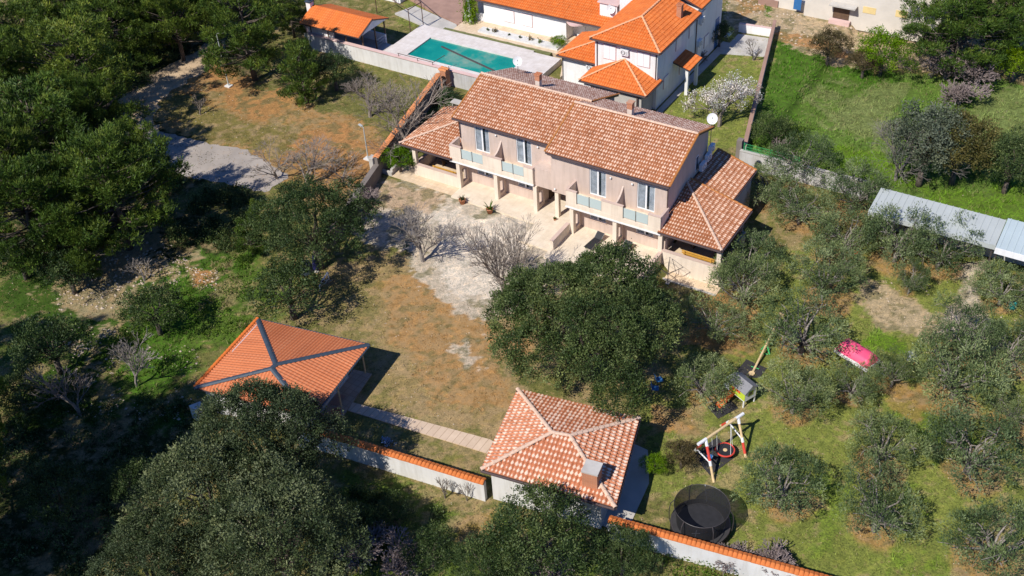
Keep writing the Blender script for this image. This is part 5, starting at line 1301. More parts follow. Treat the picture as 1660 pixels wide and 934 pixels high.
bs_=empty('toddler_swing','small blue swing seat on ropes at the near end of the timber frame','swing',(16.25,-19.0,.45)); MB().box(-.2,.2,-.14,.14,0,.05).build('seat',M['blue'],bs_)
tt=J2+dd*.45-np.array([16.25,-19.0,.45])+[0,0,float(gz(17,-18.5))]; MB().tube([(-.19,0,.05),tuple(tt)],.012,4).tube([(.19,0,.05),tuple(tt+dd*.1)],.012,4).build('rope',M['whiteplastic'],bs_)
# trampoline
tp=empty('trampoline','round black trampoline with a safety net enclosure beside the garden wall','trampoline',(17.95,-24.35,-.15))
Rt=1.78
MB().ring((0,0,.72),Rt,.05,40,6).build('frame_ring',M['darksteel'],tp)
MB().lathe([(0,.70),(Rt-.3,.70),(Rt-.3,.72),(0,.72)],n=40).build('jumping_mat',M['black'],tp)
pad=MB().lathe([(Rt-.34,.74),(Rt+.05,.76),(Rt+.05,.72),(Rt-.34,.72)],n=40).build('edge_pad',M['rubber'],tp)
MB().lathe([(Rt+.05,.05),(Rt+.05,.7)],n=40).build('skirt',M['netting'],tp)
MB().lathe([(Rt-.32,.76),(Rt-.25,1.5),(Rt-.1,2.3)],n=40).build('safety_net',M['netting'],tp)
for k in range(6):
    a=radians(15+60*k); x,y=Rt*cos(a),Rt*sin(a)
    MB().tube([(x,y,0),(x*1.08,y*1.08,.6),(x*1.1,y*1.1,1.4),(x*1.06,y*1.06,2.0),(x*.95,y*.95,2.35)],.028,6).build('net_pole',M['darksteel'],tp)
MB().ring((0,0,2.32),Rt-.1,.018,40,4).build('top_ring',M['darksteel'],tp)
MB().cbox((.1,-.9,.735),(.5,.045,.01),.5).cbox((.1,-.9,.738),(.5,.045,.01),.5+1.35).build('cross_mark',M['frame'],tp)
MB().tube([(-.3,1.62,.7),(-.5,1.6,2.3)],.02,4).build('ladder_strap',M['frame'],tp)
# trailer under pink sheet, hutch, chairs, barrel
tr=empty('covered_trailer','trailer loaded under a bright pink tarpaulin, half hidden by an olive tree','trailer',(21.35,-4.6,float(gz(21.4,-4.9))),radians(-20))
rng=np.random.default_rng(8); m=MB(); nx_,ny_=14,8
for i in range(nx_+1):
    for j in range(ny_+1):
        u=-1.4+2.8*i/nx_; v=-.7+1.4*j/ny_; zz=1.0+.35*sin(pi*min(max((j)/ny_,0),1))**.5+rng.normal(0,.035)
        if i in (0,nx_) or j in (0,ny_): zz=.75+rng.normal(0,.03)
        m.v.append((u,v,zz))
for i in range(nx_):
    for j in range(ny_): a=i*(ny_+1)+j; m.f.append((a,a+ny_+1,a+ny_+2,a+1))
m.build('tarpaulin',M['magenta'],tr,True)
MB().box(-1.4,1.4,-.7,.7,.45,.5).box(-1.42,1.42,-.74,-.70,.45,.72).box(-1.42,1.42,.70,.74,.45,.72).box(-1.44,-1.4,-.7,.7,.45,.72).box(1.4,1.44,-.7,.7,.45,.72).build('bed',M['white'],tr)
MB().tube([(1.4,0,.45),(2.5,0,.42)],.05,6).build('drawbar',M['steel'],tr)
for s in (-1,1): w_=MB().ring((0,s*.82,.3),.2,.09,20,8,'y').build('wheel',M['rubber'],tr); 
for k in range(2): MB().box(-1.9,-1.5,-1.1-.25*k,-1.0-.25*k,.5,.55).build('rail_bar',M['steel'],tr)
hu=empty('hutch','little animal hutch with a curved pale roof and orange front in the orchard','hutch',(24.8,-2.75,float(gz(24.8,-2.75))),radians(10))
m=MB(); n=8; pr2=[(-.32+.0,.45)]+[(.34*cos(pi-pi*k/n),.45+.28*sin(pi*k/n)) for k in range(n+1)]
m.extr([(a,-.45,b) for a,b in pr2[1:]],(0,.9,0)).build('roof',M['grey_metal'],hu); MB().box(-.27,.27,-.38,.38,0,.45).build('body',M['wood'],hu); MB().box(-.1,.1,-.4,-.381,.05,.35).build('door',M['darkwood'],hu)
bc=empty('water_barrel','teal plastic barrel under the olive tree near the right edge','barrel',(*g(1640,500,h=.0)[:2],float(gz(*g(1640,500,h=0)[:2])))); MB().lathe([(0,0),(.27,0),(.31,.3),(.31,.6),(.27,.9),(0,.9)],n=16).build('body',plain('teal plastic',(.03,.3,.27),.4,.1,3),bc,True); MB().lathe([(0,.9),(.28,.9),(.28,.95),(0,.95)],n=16).build('lid',M['rubber'],bc)
def chair(x,y,rz,label):
    t=empty('garden_chair',label,'chair',(x,y,float(gz(x,y))),rz,'blue chairs under the big oak')
    MB().box(-.24,.24,-.24,.24,.40,.44).build('seat',M['blue'],t); MB().cbox((0,.26,.66),(.46,.03,.46),0,radians(-12)).build('backrest',M['blue'],t)
    for sx in (-1,1):
        for sy in (-1,1): MB().tube([(sx*.2,sy*.2,.4),(sx*.24,sy*.24,0)],.018,5).build('leg',M['steel'],t)
x,y,_=g(1068,622); chair(x,y,2.4,'blue garden chair at the shaded edge of the big oak, farther from the wall')
x,y,_=g(1062,636); chair(x,y,2.0,'blue garden chair at the shaded edge of the big oak, nearer the white outbuilding')
# things by the left oak: grill oven, parasol, bicycle, bench beam
x,y,_=g(497,440); ov=empty('kettle_stove','dark rounded grill cover beside a stack of terracotta tiles under the left oak','grill cover',(x,y,-.15)); MB().lathe([(0,1.05),(.3,1.0),(.5,.7),(.6,.3),(.62,0)],n=16).build('cover',M['slate'],ov,True); MB().cbox((0,0,1.06),(.1,.1,.05)).build('handle',M['steel'],ov)
x,y,_=g(513,440); pa=empty('closed_parasol','folded navy blue parasol standing in the shade of the left oak','parasol',(x,y,-.15)); MB().lathe([(.02,.3),(.26,.35),(.2,1.0),(.1,1.6),(.0,1.9)],n=10).build('canopy',M['navy'],pa); MB().tube([(0,0,0),(0,0,2.0)],.025,6).build('pole',M['steel'],pa); MB().lathe([(0,0),(.25,0),(.25,.08),(0,.08)],n=14).build('foot',M['concrete'],pa)
x,y,_=g(478,432); ts=empty('tile_stack','small stack of spare orange tiles under the left oak','tile stack',(x,y,-.15)); m=MB()
for k in range(5): m.cbox((.03*(k%2),.02*k,.08+.13*k),(.45,.4,.09),.2*k)
m.build('tile',M['copeold'],ts)
x,y,_=g(527,464); bk=empty('bicycle','black wheeled bicycle leaning by the oak near the orange roofed pavilion','bicycle',(x,y,-.15),radians(70)); bk.rotation_euler=(radians(18),0,radians(70))
for s in (-.5,.5):
    w_=MB().ring((s,0,.33),.31,.022,28,6,'y').build('wheel',M['rubber'],bk); q=MB()
    for k in range(6): a=pi*k/6; q.tube([(s-.3*cos(a),0,.33-.3*sin(a)),(s+.3*cos(a),0,.33+.3*sin(a))],.005,3)
    q.build('spoke',M['steel'],w_)
MB().tube([(-.5,0,.33),(-.12,0,.3),(-.2,0,.78),(-.5,0,.33)],.018,5).tube([(-.12,0,.3),(.36,0,.72),(-.2,0,.74)],.02,5).tube([(.5,0,.33),(.36,0,.78)],.018,5).build('frame',M['white'],bk)
MB().tube([(.3,-.26,.9),(.38,0,.86),(.3,.26,.9)],.014,5).tube([(.36,0,.75),(.38,0,.87)],.014,5).build('handlebar',M['steel'],bk); MB().cbox((-.22,0,.84),(.24,.13,.05)).build('saddle',M['rubber'],bk)
A=g(519,471); B=g(533,451); o=MB().tube([(A[0],A[1],.35),(B[0],B[1],.45)],.07,6).tube([(B[0],B[1],-.15),(B[0],B[1],.45)],.05,6).tube([(A[0],A[1],-.15),(A[0],A[1],.35)],.05,6).build('white_rail',M['frame']); tag(o,'white painted rail standing just above the bicycle','rail')
x,y,_=g(628,721); fb=empty('flower_clump','pale blue flowers behind the orange tile topped garden wall','flowers',(x,y,-.15)); rng=np.random.default_rng(3); lp=leaves(rng,rng.normal(0,.18,(30,3))*[1,1,.3]+[0,0,.35],np.tile([[0,0,1.]],(30,1)),8,.05,.08,.03,.5,.3); leafobj('bloom',[lp],plain('blue petals',(.25,.42,.7),.8,.1,5),fb); lp=leaves(rng,rng.normal(0,.15,(20,3))*[1,1,.3]+[0,0,.15],np.tile([[0,0,1.]],(20,1)),8,.06,.15,.03,.8,.3); leafobj('leaf_clump',[lp],M['oakleaf'],fb)
# orange scraps
for k,(px,py,l) in enumerate(((1375,412,'bright orange plastic bucket under the olive trees, left one'),(1386,414,'bright orange plastic bucket under the olive trees, right one'))):
    x,y,_=g(px,py); o=MB().lathe([(0,0),(.16,0),(.22,.35),(.2,.35),(.15,.03),(0,.03)],(x,y,float(gz(x,y))),12).build('bucket',M['orangeplastic']); tag(o,l,'bucket')
# lamps
def lamp(px,py,h,label,arm):
    x,y,z=g(px,py); t=empty('street_lamp',label,'street lamp',(x,y,z))
    MB().tube([(0,0,0),(0,0,h)],[.07,.045],8).build('pole',M['grey_metal'],t); MB().box(-.35,.35,-.3,.3,-.1,.12).build('base',M['whitewall'],t)
    MB().tube([(0,0,h-.05),(arm[0]*.5,arm[1]*.5,h+.05),(arm[0],arm[1],h+.05)],.025,6).build('arm',M['grey_metal'],t); MB().cbox((arm[0],arm[1],h+.04),(.5,.2,.09),math.atan2(arm[1],arm[0])).build('lamp_head',M['grey_metal'],t)
lamp(597,258,3.4,'slim grey street lamp with a flat head standing beside the tiled side wall',(-.45,.15)); lamp(371,140,6.0,'grey lamp post with a white concrete foot beneath the pines',(.5,.2))
x,y,_=g(742,176); tb=empty('small_table','small grey slab table behind the left end of the pink house','table',(x,y,-.15)); MB().box(-.6,.6,-.4,.4,.7,.78).build('table_top',M['concrete'],tb)
for sx in (-1,1): MB().box(sx*.4-.06,sx*.4+.06,-.3,.3,0,.7).build('leg',M['concrete'],tb)
x,y=(-6.9,31.0)
mb_=empty('patio_bench','narrow white bench under the steel frame at the back patio','bench',(*g(1181,62)[:2],-.1)); MB().box(-.25,.25,-.8,.8,.4,.45).build('seat',M['frame'],mb_)
for s in (-1,1): MB().box(-.2,.2,s*.6-.04,s*.6+.04,0,.4).build('leg',M['steel'],mb_)
# ------------------------------------------------------------------ trees and shrubs
def at(px, py, hc, rp):
    x, y, z = g(px, py, h=hc); return x, y, float(gz(x, y)), rp*mpp((x, y, z))
# olives: four builds, then copies
OV = [olive_mesh(11,2.6,1.55,1.9), olive_mesh(12,2.6,1.7,2.0,13), olive_mesh(13,2.6,1.45,1.85,17,.85), olive_mesh(14,2.6,1.6,1.9,12,1.1)]
proto = []; rr = random.Random(4)
for i, (x, y, z, R, lab) in enumerate(OLW):
    s = R/2.75; hs = max(s, .75)*rr.uniform(.92, 1.08)
    if i < 4:
        t = plant_tree('olive_tree', lab, 'olive tree', (x, y, z), OV[i], 'greybark', rr.uniform(0, 6.28), 1, 'olive trees of the orchard'); t.scale = (s, s, hs); proto.append(t)
    else: again(proto[i % 4], lab, (x, y, z), rr.uniform(0, 6.28), (s*rr.uniform(.88, 1.18), s*rr.uniform(.86, 1.1), hs*rr.uniform(.85, 1.2)))
# heroes
x, y, z, R = at(952, 535, 4.5, 150)
plant_tree('holm_oak','huge dense dark green oak in front of the right terrace','oak tree',(x,y,z),oak_mesh(21,R*1.0,4.2,4.8,1.7,'oakleaf',.15,34,17),rz=0)
x, y, z, R = at(505, 368, 4.2, 98)
plant_tree('holm_oak','dense holm oak behind the folded navy parasol, left of the gravel yard','oak tree',(x,y,z),oak_mesh(22,R,3.3,3.9,1.2,'oakleaf',.15,26,15))
x, y, z, R = at(425, 720, 5.0, 112)
plant_tree('holm_oak','large grey green oak covering the near corner of the orange roofed pavilion','oak tree',(x,y,z),oak_mesh(23,R,3.9,4.8,1.75,'oakleaf2',.14,28,16))
x, y, z, R = at(338, 815, 5.0, 122)
bigoak = plant_tree('holm_oak','broad grey green oak in the lower left, left of the one over the pavilion','oak tree',(x,y,z),oak_mesh(24,R,3.9,4.8,1.25,'oakleaf2',.14,28,16))
x, y, z, R = at(450, 880, 5.0, 130)
again(bigoak,'oak crown cut by the bottom edge, directly below the oak over the pavilion',(x,y,z),2.1,R/at(338,815,5,122)[3]*1.0)
x, y, z, R = at(238, 915, 4.5, 95)
again(bigoak,'oak crown at the bottom edge, lowest and farthest left of the grey green oaks',(x,y,z),4.2,.76)
x, y, z, R = at(872, 868, 3.6, 92)
bo = plant_tree('bushy_oak','bushy dark green oak in front of the white wall of the small outbuilding','oak tree',(x,y,z),oak_mesh(25,R,2.9,3.2,1.3,'oakleaf',.145,22,15))
x, y, z, R = at(790, 905, 3.0, 60); again(bo,'dark oak bush at the bottom edge, between the mauve twigs and the bushy oak',(x,y,z),1.3,R/at(872,868,3.6,92)[3])
x, y, z, R = at(1010, 895, 2.2, 52); again(bo,'low dark oak bush at the foot of the garden wall, right of the small outbuilding',(x,y,z),2.6,R/at(872,868,3.6,92)[3])
# middle sized oaks at the left
MO = oak_mesh(31,2.4,1.9,2.3,1.2,'oakleaf',.145,16,14)
mo = None; mo2 = None
for i,(px,py,hc,rp,lab) in enumerate([
 (468,478,2.4,62,'rounded grey green oak touching the top corner of the orange pavilion roof'),
 (248,505,2.3,52,'small dark oak on the grassy slope left of the pavilion, beside the bare sapling'),
 (108,440,2.3,48,'small oak in front of the tall dark pine trunk, on the stony slope'),
 (85,570,2.2,62,'low spreading oak on the stony slope near the left edge'),
 (28,415,2.4,48,'oak at the left edge below the big pines'),
 (540,110,2.6,36,'upright dark oak against the shaded part of the white pool wall'),
 (30,640,2.0,45,'oak bush at the left edge above the deep shade'),
 (1640,268,2.8,48,'dark oak at the right edge of the meadow'),
 (1500,250,3.2,62,'grey green oak in the meadow beside the leaning bare tree'),
 (1555,245,3.4,55,'brownish oak in the meadow, right of the grey green one'),
 (1255,215,1.8,36,'dark bush in the meadow corner beside the green wire fence'),
 (1168,42,2.4,24,'dark bush at the back corner of the white house'),
 (648,268,.8,27,'bright green shrub in the planter left of the porch'),
 (905,35+34,.9,14,'green shrub in the entrance bay of the long white house'),
 (1645,110,1.6,38,'bright green bush at the right edge beside the mauve thicket'),
 (1432,85,2.6,44,'fresh green tree in front of the boarded windows'),
 (1345,75,2.2,34,'bronze leaved bush at the top of the meadow'),
 (1400,110,1.2,28,'low brown bush between the bronze bush and the fresh green tree'),
 (200,470+300,2.0,40,'oak bush in the deep shade at the lower left'),
 (90,800,2.2,60,'large dark bush in the deep shade near the left edge'),
 (560,850,1.6,46,'dark bush in the shade below the garden wall, left of the other two'),
 (640,835,1.2,36,'dark bush in the shade below the garden wall, middle one'),
 (700,890,1.8,46,'dark bush in the shade below the garden wall, right one'),
 (1060,755,.8,22,'young green shrub beside the small outbuilding, nearest its shaded patio'),
 (1105,745,.8,30,'bronze green shrub between the young shrub and the swing leg'),
]):
    x,y,z,R = at(px,py,hc,rp)
    if 'grey green oak in the meadow' in lab or 'brownish oak in the meadow' in lab: up_ = 1.45
    elif 'right edge of the meadow' in lab: up_ = 1.3
    else: up_ = 1.0
    if mo is None: mo = plant_tree('oak_bush',lab,'oak tree',(x,y,z),MO); s=R/2.4; mo.scale=(s,s,s)
    elif up_ > 1:
        if mo2 is None: mo2 = plant_tree('oak_bush',lab,'oak tree',(x,y,z),oak_mesh(33,2.4,3.1,2.8,1.35,'oakleaf',.145,22,15)); mo2.scale=(R/2.4,)*3
        else: again(mo2,lab,(x,y,z),i*1.7,R/2.4)
    else: again(mo,lab,(x,y,z),i*1.7,(R/2.4,R/2.4,R/2.4*up_), cat='shrub' if 'bush' in lab or 'shrub' in lab else None)
    o = mo if i == 0 else bpy.context.scene.objects[-1] if False else None
def recolour(label_part, matname, newname):
    for o in COL.objects:
        if o.get('label') and label_part in o['label']:
            o.name = newname
            for ch in o.children:
                if ch.name.startswith('crown'):
                    key = 'crown_'+matname
                    if key not in RC:
                        me = ch.data.copy(); me.materials.clear(); me.materials.append(M[matname]); RC[key] = me
                    ch.data = RC[key]
RC = {}
for lp, mn, nn in (('grey green one','bronzegreen','brown_oak'),('bright green shrub in the planter','greenleaf','green_shrub'),('entrance bay','greenleaf','green_shrub'),('bright green bush at the right edge','greenleaf','green_bush'),
 ('fresh green tree in front','greenleaf','green_tree'),('bronze leaved bush','brownleaf','bronze_bush'),('low brown bush','brownleaf','brown_bush'),('young green shrub','greenleaf','young_shrub'),('bronze green shrub','brownleaf','bronze_shrub'),('grey green oak in the meadow','greyoakleaf','grey_oak')):
    recolour(lp, mn, nn)
# pines
PV = [pine_mesh(41,4.2,3.6,6.0), pine_mesh(42,4.2,3.2,6.2,1.0,30,(.6,.3)), pine_mesh(43,4.2,4.2,6.2,1.0,38)]
pp = []
for i,(px,py,hc,rp,lab) in enumerate([
 (175,300,6.5,105,'tall pine whose dark bare trunk shows below its crown, above the stony slope'),
 (60,215,6.5,115,'big pine crown left of the shaded road bend'),
 (120,110,6.5,100,'big pine crown in the upper left, left of the dark hollow'),
 (40,340,6.3,95,'pine crown at the left edge, lowest of the big ones'),
 (30,60,6.5,85,'pine crown in the upper left corner'),
 (395,45,6.0,78,'bright green pine hanging over the lamp post'),
 (275,12,6.2,62,'greyish pine leaning over the dirt track'),
 (222,262,5.5,58,'pine crown overhanging the bend of the road'),
 (180,45,5.0,64,'pine in the dark hollow between the upper left crowns'),
 (1560,38,5.4,92,'broad dark pine at the top right'),
 (1640,20,5.0,70,'pine at the top right corner'),
 (470,20,3.0,40,'bright low pine beside the chimney of the pool pavilion'),
 (130,395,3.6,55,'lower pine branches at the left, under the big crowns'),
 (155,180,6.0,60,'pine crown wedged between the upper left pine and the road'),
 (110,5,6.5,80,'pine crown cut by the top edge, left of the dark hollow'),(215,-20,6.5,80,'pine crown cut by the top edge, above the dark hollow'),(330,-25,6.5,75,'pine crown cut by the top edge, between the dirt track and the bright green pine'),
 (-20,140,6.5,90,'pine crown cut by the left edge, second from the top'),(10,275,6.5,80,'pine crown at the left edge level with the road bend')]):
    x,y,z,R = at(px,py,hc,rp); s=R/4.3; hz=hc/6.2
    if i < 3: t = plant_tree('pine_tree',lab,'pine tree',(x,y,z),PV[i],'bark',i*2.1); t.scale=(s,s,hz); pp.append(t); t['group']='big pines'
    else: again(pp[i%3],lab,(x,y,z),i*1.3,(s,s,hz),'big pines')
for k,(px,py,lab) in enumerate([(215,715,'tall unseen pine added outside the left edge for shade, first of the row'),(150,770,'tall unseen pine added outside the left edge for shade, second of the row'),(90,830,'tall unseen pine added outside the left edge for shade, third of the row'),(40,900,'tall unseen pine added outside the left edge for shade, fourth of the row'),(30,720,'tall unseen pine added outside the left edge for shade, behind the row'),(-60,620,'tall unseen pine added outside the left edge for shade, farthest of the row')]):
    x,y,_=g(px,py); h=11.5; s_=.95; again(pp[k%3],lab,(x-.2*h,y-.93*h,-.15),k*1.9,(s_,s_,h/6.2),'big pines')  # unseen pines, added out of frame to cast the lower left shade
SP = pine_mesh(44,1.7,1.9,2.2,1.5,22,(0,0),.26)
sp = None
for i,(px,py,hc,rp,lab) in enumerate([(492,135,2.2,38,'small rounded pine on the orange soil left of the dark oak'),(402,378,2.2,26,'young slender pine left of the dense holm oak'),(415,340,2.0,20,'pale green pine sapling at the shaded roadside')]):
    x,y,z,R = at(px,py,hc,rp)
    if sp is None: sp = plant_tree('young_pine',lab,'pine tree',(x,y,z),SP); sp.scale=(R/1.7,)*3
    else: again(sp,lab,(x,y,z),i*2.2,R/1.7)
# leafless trees
def bare(name,label,px,py,height,seed,mat='greybark',spread=.62,levels=6,base_r=.13,width=None,rz=0,**kw):
    x,y,z=g(px,py); m,tips=bare_mesh(seed,height,spread,levels,base_r,**kw)
    t=empty(name,label,'bare tree',(x,y,z),rz); V=np.array(m.v)
    if width:
        r=np.percentile(np.hypot(V[:,0],V[:,1]),96); k=width/r; V[:,0]*=k; V[:,1]*=k; tips=tips*[k,k,1]; m.v=[tuple(v) for v in V]
    m.build('branches',M[mat],t); return t,tips
bare('bare_tree','leafless round crowned tree on the gravel in front of the terrace steps',822,500,7.0,51,'twig',.46,7,.075,3.6,up=.3,fork=4,trunk=.14,minr=.0065)
bare('bare_tree','small leafless tree casting a lacy shadow on the white gravel',686,424,5.0,52,'greybark',.5,7,.07,3.0,trunk=.15,minr=.006)
bare('bare_tree','dense grey leafless tree leaning over the tiled side wall',660,245,7.2,53,'twig',.55,7,.09,5.0,up=.3,trunk=.16,minr=.007)
bare('bare_tree','second grey leafless crown against the white pool wall',600,190,4.2,59,'twig',.6,7,.08,3.4,up=.3,minr=.006)
bare('bare_tree','tangle of bare branches over the orange soil near the road',500,300,4.0,54,'twig',.6,7,.07,3.6,minr=.006)
bare('bare_tree','leafless shrubby tree beside the oak, in front of the orange soil',560,300,3.6,55,'twig',.6,6,.06,2.8,minr=.007)
bare('bare_tree','bare brown branches at the roadside left of the orange soil',450,290,3.4,60,'twig',.6,6,.06,2.6,minr=.007)
bare('bare_sapling','thin leafless sapling on the grass beside the dirt track',325,186,2.2,56,'twig',.5,4,.05,.9)
bare('bare_sapling','pale thin sapling on the slope left of the pavilion roof',222,627,4.0,57,'greybark',.6,6,.08,1.9)
bare('bare_tree','dark leafless tree standing at the edge of the deep shade, lower left',130,672,4.2,58,'twig',.6,6,.09,2.9)
bare('bare_tree','leaning pale leafless tree in the middle of the meadow',1452,292,6.2,61,'greybark',.55,7,.11,4.6,up=.2,minr=.006)
bare('bare_sapling','tiny leafless tree on the back patio of the white house',1222,98,2.2,62,'greybark',.6,5,.06,1.1)
bare('bare_tree','bare grey shrub inside the dark bush by the green wire fence',1262,262,2.6,63,'twigpurple',.7,5,.07,1.3)
bare('bare_shrub','small dead tree on the stony slope behind the small dark oak',235,455,2.4,64,'greybark',.8,5,.06,1.4)
bare('bare_sapling','thin bare sapling against the white wall of the lower garden, left one',722,808,1.9,65,'twig',.5,4,.04,.6)
bare('bare_sapling','thin bare sapling against the white wall of the lower garden, right one',757,812,1.9,66,'twig',.5,4,.04,.6)
thk = None
for k,(px,py,h,wd,lab) in enumerate([(1530,130,2.6,2.2,'mauve leafless thicket in the meadow, left part under the broad pine'),(1580,140,2.8,2.4,'mauve leafless thicket in the meadow, right part'),(1555,170,2.4,2.0,'mauve leafless thicket in the meadow, lowest part'),
  (590,900,1.6,1.6,'mauve twiggy bush at the bottom edge, left of the watermark area'),(650,925,2.0,1.6,'taller mauve twiggy bush at the bottom edge'),(880,935,1.6,1.8,'mauve twiggy bush before the bushy oak at the bottom edge'),(1190,915,1.2,1.2,'mauve twigs at the foot of the lower right garden wall'),
  (1260,925,1.5,1.5,'mauve twigs rising over the lower right garden wall'),(590,330,1.5,1.3,'bare brown creeper over the low dark wall, upper part'),(570,360,1.4,1.3,'bare brown creeper over the low dark wall, lower part'),(1500,75,2.0,1.4,'black limbed bare tree below the broad pine at the top right'),(1130,100,1.4,1.0,'bare rose bush behind the porch canopy')]):
    lab=lab.replace(', left of the watermark area',', leftmost of them')
    if thk is None:
        thk,_=bare('twiggy_thicket',lab,px,py,2.6,71,'twigpurple',.75,6,.05,2.2,trunk=.12,up=.5,fork=5); thk['category']='thicket'; x0=thk
    else:
        x,y,z=g(px,py); again(thk,lab,(x,y,z),k*1.1,(wd/2.2,wd/2.2,h/2.6))
# blossom
x,y,z=g(1165,205); m,tips=bare_mesh(81,4.6,.65,7,.08,minr=.008,trunk=.13); V=np.array(m.v); k=3.4/np.percentile(np.hypot(V[:,0],V[:,1]),96); V[:,:2]*=k; tips=tips*[k,k,1]; m.v=[tuple(v) for v in V]
bt=empty('blossom_tree','cherry tree in full white blossom behind the pink house','blossom tree',(x,y,z)); m.build('branches',M['twig'],bt)
rng=np.random.default_rng(82); tips=tips[rng.random(len(tips))<.6]; tips=tips[tips[:,2]>1.4]; leafobj('blossoms',[leaves(rng,tips,nrm(tips*[1,1,0]+[0,0,1.]),7,.13,.11,.04,.2,.4)],M['blossom'],bt)
# pampas / yucca and creepers
def tuft(name,label,px,py,n,L,mat,cat='plant',wid=.03):
    x,y,z=g(px,py); t=empty(name,label,cat,(x,y,z)); rng=np.random.default_rng(n); m=MB()
    for _ in range(n):
        a=rng.uniform(0,2*pi); el=rng.uniform(.45,1.4); l=L*rng.uniform(.6,1.1); d=np.array([cos(a)*cos(el),sin(a)*cos(el),sin(el)]); s=np.array([-sin(a),cos(a),0])*wid
        p=np.array([cos(a),sin(a),0])*.08; q=p+d*l*.55; e=q+(d*[1,1,.2]-[0,0,.35])*l*.5
        m.face([p-s,p+s,q+s,q-s]); m.face([q-s,q+s,e])
    m.build('blades',M[mat],t); return t
tuft('pampas_grass','tall arching pampas clump beside the brick pier of the side wall',720,165,420,2.6,'oliveleaf',wid=.035)
# climbing greenery on a post
x,y,z=g(763,38,.3); cl=empty('climber_column','narrow column of green climber on a wall at the top edge, left of the long white house','climber',(x,y,.3))
rng=np.random.default_rng(9); C=np.stack([rng.normal(0,.35,260),rng.normal(0,.3,260),rng.uniform(0,3.2,260)],1); leafobj('crown',[leaves(rng,C,nrm(C*[1,1,0]+[0,0,.1]),10,.12,.16,.05,.2,.8)],M['greenleaf'],cl); MB().box(-.15,.15,-.15,.15,-.3,3.1).build('post',M['white'],cl)
